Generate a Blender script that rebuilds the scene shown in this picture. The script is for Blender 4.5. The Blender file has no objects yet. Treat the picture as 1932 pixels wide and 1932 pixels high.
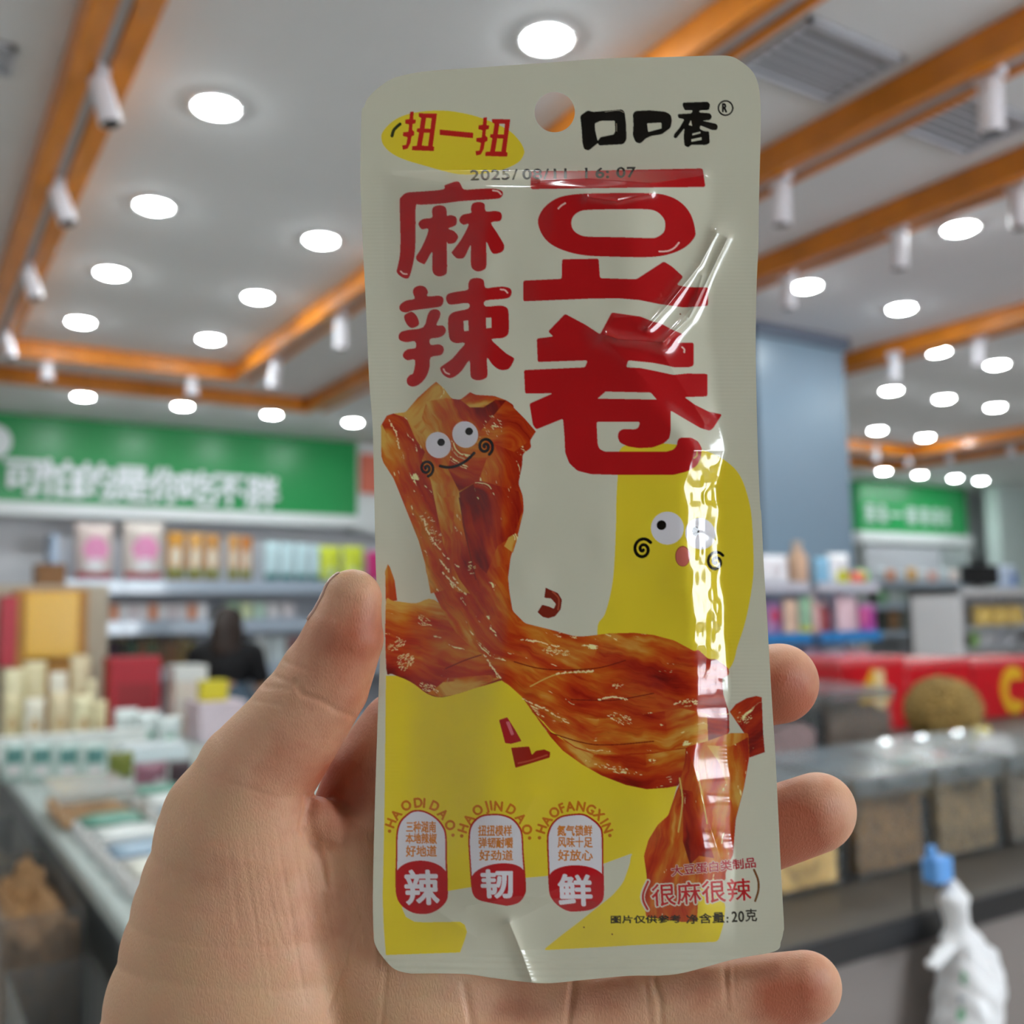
import bpy, bmesh, math, random
import numpy as np
from mathutils import Vector, Matrix

scene = bpy.context.scene
COL = scene.collection
rng = np.random.default_rng(7)
random.seed(7)

# ---------------------------------------------------------------- camera
F, PITCH, ROLL, YAW = 1872.6, .104246, -.015742, .559436      # focal length in px of the 1932 frame, angles
EYE = np.array([0., 0., 1.5])
cp, sp, cr, sr, cy, sy = (math.cos(PITCH), math.sin(PITCH), math.cos(ROLL), math.sin(ROLL), math.cos(YAW), math.sin(YAW))
FWD = np.array([sy*cp, cy*cp, sp]); _r = np.array([cy, -sy, 0.]); _u = np.cross(_r, FWD)
RGT = cr*_r + sr*_u; UPV = -sr*_r + cr*_u
cam_data = bpy.data.cameras.new('camera'); cam = bpy.data.objects.new('camera', cam_data); COL.objects.link(cam)
cam_data.sensor_width = 36; cam_data.sensor_fit = 'HORIZONTAL'; cam_data.lens = 36*F/1932
cam_data.clip_start = .01; cam_data.clip_end = 100
M = Matrix((RGT, UPV, -FWD)).transposed().to_4x4(); M.translation = Vector(EYE); cam.matrix_world = M
cam_data.dof.use_dof = True; cam_data.dof.focus_distance = .217; cam_data.dof.aperture_fstop = 12.8
scene.camera = cam

# ---------------------------------------------------------------- light and exposure
world = bpy.data.worlds.new('daylight'); scene.world = world; world.use_nodes = True
bg = world.node_tree.nodes['Background']; bg.inputs[0].default_value = (.86, .93, 1, 1); bg.inputs[1].default_value = 16.0
LAMP = 150.0                                                      # radiance of the ceiling downlights
scene.view_settings.view_transform = 'Standard'; scene.view_settings.look = 'None'
scene.view_settings.gamma = 1; scene.view_settings.use_curve_mapping = False
scene.view_settings.exposure = 0.0
cyc = scene.cycles
cyc.use_denoising = True; cyc.use_adaptive_sampling = True; cyc.adaptive_threshold = .025; cyc.max_bounces = 8; cyc.diffuse_bounces = 4; cyc.glossy_bounces = 4; cyc.transmission_bounces = 6
cyc.transparent_max_bounces = 12; cyc.caustics_reflective = False; cyc.caustics_refractive = False; cyc.sample_clamp_indirect = 6

# ---------------------------------------------------------------- from a photograph pixel to the room
def ray(x, y): return (x-966)/F*RGT - (y-966)/F*UPV + FWD
def atY(x, y, Y): d = ray(x, y); return EYE + d*((Y-EYE[1])/d[1])
def atX(x, y, X): d = ray(x, y); return EYE + d*((X-EYE[0])/d[0])
def atZ(x, y, Z): d = ray(x, y); return EYE + d*((Z-EYE[2])/d[2])

# ---------------------------------------------------------------- materials
def lin(c): return tuple((v/255/12.92 if v/255 <= .04045 else ((v/255+.055)/1.055)**2.4) for v in c)
_mats = {}
def mat(name, rgb, rough=.5, metal=0., spec=.5, noise=0., nscale=30., emit=None, estr=0., bump=0., alpha=1., trans=0., wave=0., coat=0.):
    if name in _mats: return _mats[name]
    m = bpy.data.materials.new(name); m.use_nodes = True; nt = m.node_tree; b = nt.nodes['Principled BSDF']
    c = lin(rgb)
    b.inputs['Base Color'].default_value = (*c, 1); b.inputs['Roughness'].default_value = rough
    b.inputs['Metallic'].default_value = metal; b.inputs['Specular IOR Level'].default_value = spec
    b.inputs['Alpha'].default_value = alpha; b.inputs['Transmission Weight'].default_value = trans
    b.inputs['Coat Weight'].default_value = coat
    if emit: b.inputs['Emission Color'].default_value = (*lin(emit), 1); b.inputs['Emission Strength'].default_value = estr
    if noise or bump or wave:
        tc = nt.nodes.new('ShaderNodeTexCoord')
        n = nt.nodes.new('ShaderNodeTexNoise'); n.inputs['Scale'].default_value = nscale; n.inputs['Detail'].default_value = 4
        src = n.outputs['Fac']
        mp = nt.nodes.new('ShaderNodeMapping'); nt.links.new(tc.outputs['Object'], mp.inputs[0]); nt.links.new(mp.outputs[0], n.inputs['Vector'])
        if wave: mp.inputs['Scale'].default_value = (wave, 1, 1)
        if noise:
            r = nt.nodes.new('ShaderNodeValToRGB')
            r.color_ramp.elements[0].color = (*[v*(1-noise) for v in c], 1); r.color_ramp.elements[1].color = (*[min(1, v*(1+noise)) for v in c], 1)
            r.color_ramp.elements[0].position = .3; r.color_ramp.elements[1].position = .7
            nt.links.new(src, r.inputs[0]); nt.links.new(r.outputs[0], b.inputs['Base Color'])
        if bump:
            bp = nt.nodes.new('ShaderNodeBump'); bp.inputs['Strength'].default_value = bump; bp.inputs['Distance'].default_value = .01
            nt.links.new(src, bp.inputs['Height']); nt.links.new(bp.outputs[0], b.inputs['Normal'])
    _mats[name] = m; return m

# ---------------------------------------------------------------- mesh helpers
def link(name, me, parent=None, loc=None):
    o = bpy.data.objects.new(name, me); COL.objects.link(o)
    if parent is not None: o.parent = parent
    if loc is not None: o.location = loc
    return o
def empty(name, loc, rotz=0.):
    o = bpy.data.objects.new(name, None); COL.objects.link(o); o.location = loc; o.rotation_euler = (0, 0, rotz); o.empty_display_size = .05; return o
def tag(o, label, cat, group=None, kind=None):
    o['label'] = label; o['category'] = cat
    if group: o['group'] = group
    if kind: o['kind'] = kind
    return o
def struct(o, label=None, cat=None):
    o['kind'] = 'structure'
    if label: o['label'] = label
    if cat: o['category'] = cat
    return o
class MB:
    def __init__(s): s.bm = bmesh.new()
    def box(s, x0, x1, y0, y1, z0, z1, bev=0., seg=2):
        vs = [s.bm.verts.new(p) for p in ((x0,y0,z0),(x1,y0,z0),(x1,y1,z0),(x0,y1,z0),(x0,y0,z1),(x1,y0,z1),(x1,y1,z1),(x0,y1,z1))]
        fs = [s.bm.faces.new([vs[i] for i in q]) for q in ((3,2,1,0),(4,5,6,7),(0,1,5,4),(1,2,6,5),(2,3,7,6),(3,0,4,7))]
        if bev: bmesh.ops.bevel(s.bm, geom=list({e for f in fs for e in f.edges}), offset=bev, segments=seg, affect='EDGES', profile=.5)
        return s
    def tube(s, p0, p1, r0, r1=None, n=20, cap=True):
        p0 = Vector(p0); p1 = Vector(p1); r0 = float(r0); r1 = r0 if r1 is None else float(r1)
        d = (p1-p0).normalized(); a = d.orthogonal().normalized(); b = d.cross(a)
        R = [[s.bm.verts.new(p + r*(math.cos(t)*a+math.sin(t)*b)) for t in (2*math.pi*i/n for i in range(n))] for p, r in ((p0, r0), (p1, r1))]
        for i in range(n): s.bm.faces.new((R[0][i], R[0][(i+1) % n], R[1][(i+1) % n], R[1][i]))
        if cap: s.bm.faces.new(R[0][::-1]); s.bm.faces.new(R[1])
        return s
    def lathe(s, prof, n=28, c=(0,0,0)):
        rings = []
        for r, z in prof:
            rings.append([s.bm.verts.new((c[0]+r*math.cos(2*math.pi*i/n), c[1]+r*math.sin(2*math.pi*i/n), c[2]+z)) for i in range(n)])
        for A, B in zip(rings, rings[1:]):
            for i in range(n): s.bm.faces.new((A[i], A[(i+1) % n], B[(i+1) % n], B[i]))
        if prof[0][0] > 1e-6: s.bm.faces.new(rings[0][::-1])
        if prof[-1][0] > 1e-6: s.bm.faces.new(rings[-1])
        return s
    def prism(s, pts, y0, y1):                                   # an outline in x,z made solid along y
        A = [s.bm.verts.new((x, y0, z)) for x, z in pts]; B = [s.bm.verts.new((x, y1, z)) for x, z in pts]; n = len(pts)
        s.bm.faces.new(A); s.bm.faces.new(B[::-1])
        for i in range(n): s.bm.faces.new((A[(i+1) % n], A[i], B[i], B[(i+1) % n]))
        return s
    def pillow(s, w, h, t, nx=14, nz=16, crimp=.06, seed=0):     # a filled pouch standing on its bottom seal
        r = np.random.default_rng(seed); ph = r.uniform(0, 6.28, 4)
        def pt(i, j, sg):
            u = i/nx*2-1; v = j/nz
            e = max(0, 1-abs(u)**2.6); g = min(1, v/.14)*min(1, (1-v)/.2); g = max(0, g)**.6
            d = t/2*e**.7*g*(1+.12*math.sin(5*u+ph[0])*math.sin(7*v+ph[1]))
            x = u*w/2*(1-.05*g); z = v*h
            if v > .9 or v < .06: d += .004*w*math.sin(26*u+ph[2])
            return (x, sg*d + .003*w*math.sin(4*v+ph[3]), z)
        G = {}
        for sg in (-1, 1):
            for i in range(nx+1):
                for j in range(nz+1):
                    edge = i in (0, nx) or j in (0, nz)
                    if edge and sg == 1: G[i, j, 1] = G[i, j, -1]; continue
                    G[i, j, sg] = s.bm.verts.new(pt(i, j, 0 if edge else sg))
        for sg in (-1, 1):
            for i in range(nx):
                for j in range(nz):
                    q = [G[i,j,sg], G[i+1,j,sg], G[i+1,j+1,sg], G[i,j+1,sg]]
                    try: s.bm.faces.new(q if sg < 0 else q[::-1])
                    except ValueError: pass
        return s
    def build(s, name, m, parent=None, loc=None, smooth=False, rot=None):
        bmesh.ops.recalc_face_normals(s.bm, faces=s.bm.faces)
        me = bpy.data.meshes.new(name); s.bm.to_mesh(me); s.bm.free()
        for q in (m if isinstance(m, (list, tuple)) else [m]): me.materials.append(q)
        if smooth: me.polygons.foreach_set('use_smooth', [True]*len(me.polygons))
        o = link(name, me, parent, loc)
        if rot is not None: o.rotation_euler = rot
        return o
def mesh_np(name, V, Fq, m, smooth=True):
    me = bpy.data.meshes.new(name); V = np.asarray(V, np.float32); Fq = np.asarray(Fq, np.int32); k = Fq.shape[1]
    me.vertices.add(len(V)); me.vertices.foreach_set('co', V.ravel())
    me.loops.add(Fq.size); me.loops.foreach_set('vertex_index', Fq.ravel())
    me.polygons.add(len(Fq)); me.polygons.foreach_set('loop_start', np.arange(0, Fq.size, k, dtype=np.int32))
    me.update(calc_edges=True); me.validate()
    if smooth: me.polygons.foreach_set('use_smooth', np.ones(len(me.polygons), bool))
    me.materials.append(m); return me
def copy_tree(o, parent=None):
    c = o.copy(); COL.objects.link(c); c.parent = parent
    for ch in list(o.children): copy_tree(ch, c)
    return c

# ---------------------------------------------------------------- rounded bodies from blended tapered capsules
def sd_chain(P, chain, zs=1.):
    d = None
    s = np.array([1, 1, 1/zs], np.float32)
    for a, b in zip(chain, chain[1:]):
        A = np.array(a[:3], np.float32); ab = (np.array(b[:3], np.float32)-A)*s
        q = [(P[k]-A[k])*s[k] for k in range(3)]
        t = np.clip((q[0]*ab[0]+q[1]*ab[1]+q[2]*ab[2])/max(1e-9, float(ab@ab)), 0, 1)
        e = np.sqrt((q[0]-t*ab[0])**2+(q[1]-t*ab[1])**2+(q[2]-t*ab[2])**2) - (a[3]+t*(b[3]-a[3]))
        if zs < 1: e = e*(.5+.5*zs)
        d = e if d is None else np.minimum(d, e)
    return d
def smin(a, b, k):
    h = np.clip(.5+.5*(b-a)/k, 0, 1); return b+(a-b)*h-k*h*(1-h)
def sd_body(P, parts):
    d = None
    for ch, zs, k in parts:
        e = sd_chain(P, ch, zs); d = e if d is None else smin(d, e, k)
    return d
def surface_nets(fn, lo, hi, h):
    ax = [np.arange(lo[k], hi[k]+h, h, dtype=np.float32) for k in range(3)]
    P = np.meshgrid(*ax, indexing='ij', sparse=True)
    D = fn([np.asarray(p) for p in P]); D = np.broadcast_to(D, [len(a) for a in ax])
    S = D < 0; n = [len(a)-1 for a in ax]
    c = sum(S[i:i+n[0], j:j+n[1], k:k+n[2]].astype(np.int8) for i in (0,1) for j in (0,1) for k in (0,1))
    act = (c > 0) & (c < 8); I = np.argwhere(act); idx = -np.ones(act.shape, np.int64); idx[act] = np.arange(len(I))
    acc = np.zeros((len(I), 3), np.float64); cnt = np.zeros(len(I))
    cor = [(i, j, k) for i in (0,1) for j in (0,1) for k in (0,1)]
    for a in cor:
        for b in cor:
            if sum(abs(x-y) for x, y in zip(a, b)) == 1 and a < b:
                da = D[I[:,0]+a[0], I[:,1]+a[1], I[:,2]+a[2]]; db = D[I[:,0]+b[0], I[:,1]+b[1], I[:,2]+b[2]]
                m = (da < 0) != (db < 0); t = np.where(m, da/(np.where(m, da-db, 1)), 0)
                acc[m] += (np.array(a)+t[:, None]*(np.array(b)-np.array(a)))[m]; cnt[m] += 1
    V = (I + acc/cnt[:, None])*h + np.array([a[0] for a in ax])
    Q = []
    for axis in range(3):
        u, v = [(1,2),(2,0),(0,1)][axis]
        sl0 = [slice(None)]*3; sl1 = [slice(None)]*3; sl0[axis] = slice(0, -1); sl1[axis] = slice(1, None)
        s0 = S[tuple(sl0)]; s1 = S[tuple(sl1)]; E = np.argwhere(s0 != s1)
        ok = (E[:, u] > 0) & (E[:, v] > 0) & (E[:, u] < n[u]) & (E[:, v] < n[v]); E = E[ok]
        fl = s0[tuple(E.T)]
        def cid(du, dv):
            w = E.copy(); w[:, u] -= du; w[:, v] -= dv; return idx[tuple(w.T)]
        q = np.stack([cid(1,1), cid(0,1), cid(0,0), cid(1,0)], 1); q[~fl] = q[~fl][:, ::-1]; Q.append(q)
    return V, np.concatenate(Q)
# ================================================================ the shop: structure
CZ = 3.1
m_ceil = mat('ceiling_paint', (226, 226, 228), .9, noise=.02, nscale=3)
m_wall = mat('wall_paint', (222, 222, 226), .85, noise=.02, nscale=2)
m_wood = mat('orange_wood', (222, 132, 26), .38, noise=.16, nscale=5, wave=6, coat=.2)
m_floor = mat('floor_tile', (190, 184, 174), .35, noise=.05, nscale=2)
m_white = mat('white_plastic', (240, 240, 240), .35)
m_chan = mat('channel_grey', (150, 150, 152), .6)
struct(MB().box(-3, 14, -4, 8.6, -.1, 0).build('floor', m_floor))
struct(MB().box(-3.1, 14.1, -4.1, 8.7, CZ, CZ+.1).build('ceiling', m_ceil))
struct(MB().box(-3.1, 14.1, 8.6, 8.7, 0, CZ).build('wall_back', m_wall))
struct(MB().box(-3.1, -3, -4, 8.6, 0, CZ).build('wall_left', m_wall))
struct(MB().box(14, 14.1, -4, 8.6, 0, CZ).build('wall_right', m_wall))
WX0, WX1, WZ0, WZ1 = 2.2, 4.5, .3, 2.4  # unseen window opening, added and sized to give the packet its highlight band
struct(MB().box(-3.1, WX0, -4.1, -4, 0, CZ).box(WX1, 14.1, -4.1, -4, 0, CZ).box(WX0, WX1, -4.1, -4, 0, WZ0).box(WX0, WX1, -4.1, -4, WZ1, CZ).build('wall_front', mat('wall_dark', (70, 62, 56), .8)))  # unseen wall, coloured dark to keep its reflection off the packet
fr = MB()
for k in range(4):
    x = WX0+(WX1-WX0)*k/3; fr.box(x-.025, x+.025, -4.08, -4.02, WZ0, WZ1)
fr.box(WX0, WX1, -4.08, -4.02, WZ0, WZ0+.05).box(WX0, WX1, -4.08, -4.02, WZ1-.05, WZ1)
win = struct(fr.build('added_window_1', mat('dark_metal', (60, 62, 66), .4, .6)))

def rail(x0, x1, y0, y1, nm, z0=CZ-.1, bev=.006): return struct(MB().box(x0, x1, y0, y1, z0, CZ, bev).build(nm, m_wood))
k = 0
def rails(*L):
    global k
    for a in L:
        k += 1; rail(*a, f'trim_{k}')
rails((.35,.415,-4,6.87), (.447,.515,-4,6.1), (.515,1.77,6.1,6.17), (.42,2.5,6.8,6.87),
      (1.77,1.82,-4,6.17), (1.87,1.90,-4,6.17), (2.5,2.56,-4,6.87), (2.62,2.65,-4,6.8),
      (3.27,3.33,-4,6.1), (3.38,3.41,-4,6.1), (5.0,5.07,-4,6.87), (5.13,5.16,-4,6.8),
      (5.16,8.45,6.1,6.17), (5.16,9.25,6.8,6.87), (8.45,8.52,-4,6.17), (9.2,9.27,-4,6.87), (-.55,-.48,-4,6.87), (-2.4,-2.33,-4,6.87))
m_track = mat('track_grey', (176, 174, 176), .5)
for i, (x0, x1, y0, y1) in enumerate([(.417,.445,-4,6.8), (.53,1.75,6.43,6.465), (1.822,1.868,-4,6.1), (2.562,2.618,-4,6.8), (3.332,3.378,-4,6.1), (5.072,5.128,-4,6.8), (5.2,9.1,6.43,6.465), (8.83,8.865,-4,6.4)]):
    struct(MB().box(x0, x1, y0, y1, CZ-(.085 if i not in (1, 6) else .02), CZ).build(f'trim_{31+i}', m_track), f'grey lighting track on the ceiling', 'trim')

# --- downlights
m_lamp = mat('lamp_lens', (255, 255, 255), .5, emit=(244, 253, 255), estr=LAMP)
m_trim = mat('lamp_trim', (235, 235, 235), .4)
lamp0 = empty('ceiling_downlight', (0, 0, CZ))
MB().lathe([(.064, 0), (.085, 0), (.083, -.008), (.066, -.010), (.064, -.004)], 32).build('trim_ring', m_trim, lamp0, smooth=True)
MB().lathe([(.0001, -.021), (.028, -.020), (.048, -.016), (.060, -.009), (.0638, -.001), (.0001, -.001)], 32).build('lens', m_lamp, lamp0)
used = [False]
def lamp(x, y, label):
    o = lamp0 if not used[0] else copy_tree(lamp0); used[0] = True
    o.location = (x, y, CZ); tag(o, label, 'downlight', 'recessed ceiling downlights')
ordn = ['nearest', 'second', 'third', 'fourth', 'fifth', 'sixth']
for i, y in enumerate((2.98, 3.845, 4.71, 5.58)): lamp(.80, y, f'round lit ceiling downlight, {ordn[i]} of the row beside the narrow wooden beam with spotlights')
for i, y in enumerate((2.15, 3.86, 4.72, 5.58)): lamp(1.485, y, f'round lit ceiling downlight, {ordn[i]} of the row above and beside the top of the packet')
for i, x in enumerate((1.1, 1.79, 2.47, 3.15)): lamp(x, 7.46, f'small lit downlight in front of the long green sign, {["first","second","third","fourth"][i]} from its open end')
for x, y, l in ((3.76, 2.41, 'lit downlight standing alone past the wooden beams near the picture edge'), (3.77, 3.25, 'lit downlight above the blue grey pillar, closest to the packet edge'),
                (4.5, 3.25, 'lit downlight between the pillar top and the next wooden beam')): lamp(x, y, l)
for x, y, l in ((5.47,3.71,'touching the edge of the wooden beam'), (6.11,3.72,'at the picture edge under the wooden beam'), (6.14,4.56,'beside the pillar top, upper one'), (6.75,4.55,'in the middle of the far group of seven'),
                (7.41,4.55,'at the picture edge in the second row'), (7.41,5.67,'near the pillar, just above the far curved wood'), (8.12,5.69,'overlapping the far curved wood')): lamp(x, y, f'lit downlight in the far bay, {l}')
for i, x in enumerate((9.67, 10.33, 11.01, 11.54)): lamp(x, 7.34, f'tiny lit downlight over the short green sign, {["first","second","third","fourth"][i]} from the pillar')
for x in (.80, 1.485):
    for y in (1.25, .39): lamp(x, y, 'round lit downlight added behind the viewer for glints on the packet')
for x, y in ((-.4, -.65), (.45, -1.1)): lamp(x, y, 'round lit downlight added behind the viewer for glints on the packet')  # two extra lamps off the grid, added for glints on the film
for x in (-1.1, -1.8):
    for y in (1.5, 2.6): lamp(x, y, 'round lit ceiling downlight outside the view')
for y in (1.5, .4): lamp(4.5, y, 'round lit ceiling downlight outside the view')
for x in (6.1, 7.4):
    for y in (2.6, 1., -1., -3.): lamp(x, y, 'round lit ceiling downlight above or behind the viewer')
for x, y in ((-1.1, 3.5), (-1.1, 5.5), (10.3, 5.), (11.6, 3.), (10.3, 1.)): lamp(x, y, 'round lit ceiling downlight outside the view')

# --- track spotlights
m_spot = mat('spot_white', (238, 236, 242), .4); m_dark = mat('near_black', (18, 18, 20), .5)
def spot_at(dirv):
    s = empty('track_spotlight', (0, 0, 0)); d = Vector(dirv).normalized()
    MB().box(-.02, .02, -.045, .045, -.03, 0, .004).build('track_adapter', m_spot, s)
    MB().tube((0,0,-.03), (0,0,-.055), .011).build('stem', m_spot, s)
    c = Vector((0,0,-.06)); a = c-d*.025; b = c+d*.125
    MB().tube(a, b, .034, .037, 24).build('lamp_head', m_spot, s, smooth=False)
    MB().tube(b-d*.004, b+d*.002, .029, .029, 24).build('lens', m_dark, s)
    return s
SP = [(192,132,(.25,-.1,-1),'first spotlight from the near end of the narrow wooden beam',.85), (112,342,(.3,-.2,-1),'second spotlight along the narrow wooden beam',.85), (56,498,(.25,-.2,-1),'third spotlight along the narrow wooden beam',.85), (12,622,(.25,-.2,-1),'fourth spotlight along the narrow wooden beam, at the picture edge',.85),
      (90,658,(0,-.1,-1),'upright white spotlight on the cross beam near the picture edge',1.05), (362,690,(0,-.1,-1),'upright white spotlight in the middle of the cross beam',1.05),
      (644,592,(.05,.1,-1),'white spotlight beside the packet under the receding beam',.95), (520,676,(-.1,.1,-1),'white spotlight at the corner where the two beams meet',.95),
      (1866,134,(.1,.1,-1),'white spotlight hanging in front of the second ceiling vent',.95), (1472,330,(.06,.1,-1),'white spotlight with dark lens beside the packet corner',.95),
      (1694,424,(.06,.1,-1),'faint white spotlight under the middle of the lower wooden beam',.95), (1486,512,(.06,.1,-1),'faint white spotlight between pillar and wooden beam',.9), (1920,345,(.06,.05,-1),'white spotlight on the lower beam at the picture edge',.9),
      (1686,664,(.05,.1,-1),'far white spotlight just above a downlight beside the pillar',.9), (1846,634,(.05,.1,-1),'far white spotlight under the beam near the picture edge',.9),
      (1650,838,(0,-.05,-1),'tiny far spotlight under the curved wood, nearest the pillar',.9), (1712,848,(0,-.05,-1),'tiny far spotlight under the curved wood, middle one',.9), (1790,846,(0,-.05,-1),'tiny far spotlight under the curved wood, beyond the middle',.9), (1906,832,(0,0,-1),'tiny far spotlight under the far beam at the picture edge',.9)]
for i, (px, py, d, l, k_) in enumerate(SP):
    s = spot_at(d); q = atZ(px, py, CZ-(.001 if i == 18 else .021 if i in (4, 5, 15, 16, 17) else .086)); s.location = q; s.scale = (k_, k_, k_); tag(s, l, 'spotlight', 'white track spotlights')

# --- ceiling vents
m_vent = mat('vent_grey', (190, 192, 200), .5); m_ventd = mat('vent_dark', (20, 20, 24), .6)
def vent(x0, x1, y0, y1, label, n=6):
    v = empty('ceiling_vent', ((x0+x1)/2, (y0+y1)/2, CZ)); w = (x1-x0)/2; d = (y1-y0)/2
    MB().box(-w, w, -d, d, -.004, 0).build('backing', m_ventd, v)
    MB().box(-w, w, -d, -d+.015, -.016, -.004).box(-w, w, d-.015, d, -.016, -.004).box(-w, -w+.015, -d, d, -.016, -.004).box(w-.015, w, -d, d, -.016, -.004).build('frame', m_vent, v)
    b = MB()
    for i in range(n):
        y = -d+.02+(2*d-.04)*(i+.5)/n; b.box(-w+.015, w-.015, y-(d/n)*.5, y+(d/n)*.5, -.0065, -.004)
    b.build('slats', m_vent, v); tag(v, label, 'vent', 'ceiling air vents')
vent(2.04, 2.44, 1.70, 1.98, 'large grey slatted ceiling vent beside the packet corner')
vent(2.72, 3.14, 1.72, 1.98, 'grey slatted ceiling vent behind a hanging spotlight')
p = atZ(10, 115, CZ); vent(p[0]-.10, p[0]+.02, p[1]-.1, p[1]+.06, 'small dark ceiling vent at the picture edge beyond the narrow beam', 5)

# --- pillar
m_pil = mat('pillar_blue_grey', (122, 142, 158), .3, noise=.02, nscale=2)
struct(MB().box(4.0, 4.72, 3.82, 4.5, 0, CZ).build('column_1', m_pil), 'blue grey pillar behind the packet', 'pillar')
struct(MB().box(3.97, 4.75, 3.79, 4.53, CZ-.07, CZ-.001).build('trim_50', mat('slate', (96, 104, 120), .5)))

# --- green signs on the fascia
m_green = mat('sign_green', (40, 158, 86), .32)
m_letter = mat('letter_white', (238, 244, 246), .5)
m_fascia = mat('fascia_white', (232, 236, 236), .6)
def glyph_mesh(ch):
    cu = bpy.data.curves.new('glyph', 'FONT'); cu.body = ch
    o = bpy.data.objects.new('glyph', cu); COL.objects.link(o)
    dg = bpy.context.evaluated_depsgraph_get(); dg.update(); e = o.evaluated_get(dg); me = e.to_mesh(); me.calc_loop_triangles()
    V = np.array([v.co[:2] for v in me.vertices]); T = np.array([t.vertices[:] for t in me.loop_triangles])
    e.to_mesh_clear(); bpy.data.objects.remove(o); bpy.data.curves.remove(cu); return V, T
def add_glyph(bm, ch, x, z, s, y, t=.02, fat=0.):                # raised character on a wall facing -Y
    V, T = glyph_mesh(ch)
    for io, off in enumerate([(0, 0)] if not fat else [(fat*math.cos(a), fat*math.sin(a)) for a in np.arange(0, 6.28, .785)]):
        A = [bm.verts.new((x+(v[0]-.5+off[0])*s, y-t-.0012*io, z+(v[1]-.38+off[1])*s)) for v in V]
        for q in T:
            try: bm.faces.new([A[i] for i in q])
            except ValueError: pass
sg = empty('green_sign', (1.3, 8.4, 2.42))
MB().box(-2.6, 2.26, -.06, .2, 0, .678).build('panel', m_green, sg)
g = MB()
for i in range(34): g.box(-2.6, 2.26, -.064, -.06, .006+.02*i, .014+.02*i)
g.build('ribs', m_green, sg)
lt = MB()
for ch, px, py in (('可',45,898),('怕',113,903),('的',181,908),('是',248,912),('你',315,916),('吃',376,921),('不',432,924),('胖',495,929)):
    q = atY(px, py, 8.32); add_glyph(lt.bm, ch, q[0]-1.3, q[2]-2.42, .30, -.07, .02, .032)
q = atY(-14, 832, 8.32); lt.tube((q[0]-1.3, -.092, q[2]-2.42), (q[0]-1.3, -.07, q[2]-2.42), .13)
lt.build('lettering', m_letter, sg)
MB().box(-2.6, 2.3, -.10, .2, -.10, 0).build('white_ledge', m_fascia, sg)
tag(sg, 'long green ribbed shop sign with white Chinese characters over the shelves', 'sign')
MB().box(3.6, 4.0, 8.33, 8.375, 2.42+.22, 3.0).build('poster', mat('poster_red', (226, 120, 96), .5), None)
o = bpy.data.objects['poster']; tag(o, 'small orange red poster at the end of the long green sign', 'poster')
struct(MB().box(3.56, 6, 8.38, 8.6, 2.28, CZ).build('wall_fascia', m_fascia))
s2 = empty('green_sign', (11.1, 7.97, 2.46)); s2_w = 1.1
MB().box(-1.1, 1.06, 0, .3, 0, .63).build('panel', m_green, s2)
lt = MB(); r_ = np.random.default_rng(3)
for x0, x1 in ((-1.02,-.82), (-.78,-.6), (-.22,0.), (.05,.25), (.3,.48), (.52,.66)):
    for j in range(4):
        z = .13+.055*j; a = x0+r_.uniform(0,.04); lt.box(a, x1-r_.uniform(0,.04), -.02, 0, z, z+.028)
    lt.box((x0+x1)/2-.02, (x0+x1)/2+.02, -.02, 0, .12, .34)
lt.box(-.55, -.3, -.02, 0, .21, .245)
lt.build('lettering', m_letter, s2)
MB().box(-1.15, 1.1, -.04, .3, -.13, 0).build('white_ledge', m_fascia, s2)
tag(s2, 'short green shop sign far off beyond the pillar with blurred white lettering', 'sign')
struct(MB().box(9.5, 14, 8.27, 8.6, 2.2, CZ).build('wall_fascia_far', m_fascia))
struct(MB().box(12.3, 14, 7.6, 7.8, 0, CZ).build('wall_pale', mat('pale_mint', (222, 238, 234), .6)))
# ================================================================ the shop: furniture and goods
def fit(px0, px1, pyt, pyb, Y):                                  # size and place of an upright front on the plane Y
    c = (px0+px1)/2; a = atY(px0, pyb, Y); b = atY(px1, pyb, Y); t = atY(c, pyt, Y); q = atY(c, pyb, Y)
    return q[0], b[0]-a[0], q[2], t[2]-q[2]
def paint(o, mats, fn):
    for m in mats: o.data.materials.append(m)
    for p in o.data.polygons:
        c = p.center; p.material_index = fn(c.x, c.y, c.z)
def bag(name, px0, px1, pyt, pyb, Y, col, label, cat, group=None, z0=None, dep=.35, tilt=0., bands=None, rough=.35, seed=None, lie=False, rotz=0.):
    x, w, zb, h = fit(px0, px1, pyt, pyb, Y)
    if z0 is not None: h += zb-z0-.003; zb = z0+.003
    o = MB()
    o.pillow(w, h, max(.02, w*dep), seed=int(px0+pyt) if seed is None else seed)
    o = o.build(name, mat(f'film_{col[0]}_{col[1]}_{col[2]}', col, rough, noise=.08, nscale=14), None, (x, Y+w*dep/2, zb), smooth=True)
    o.rotation_euler = (tilt, 0, rotz)
    if bands:
        cols = [mat(f'film_{c[0]}_{c[1]}_{c[2]}', c, rough) for c, *_ in bands]
        def fn(cx, cy, cz):
            r = 0; u = cx/(w/2); v = cz/h
            for i, (_, u0, u1, v0, v1, rnd) in enumerate(bands):
                a = (u-(u0+u1)/2)/((u1-u0)/2); b = (v-(v0+v1)/2)/((v1-v0)/2)
                if (a*a+b*b < 1 if rnd else max(abs(a), abs(b)) < 1): r = i+1
            return r
        paint(o, cols, fn)
    return tag(o, label, cat, group)
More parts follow.
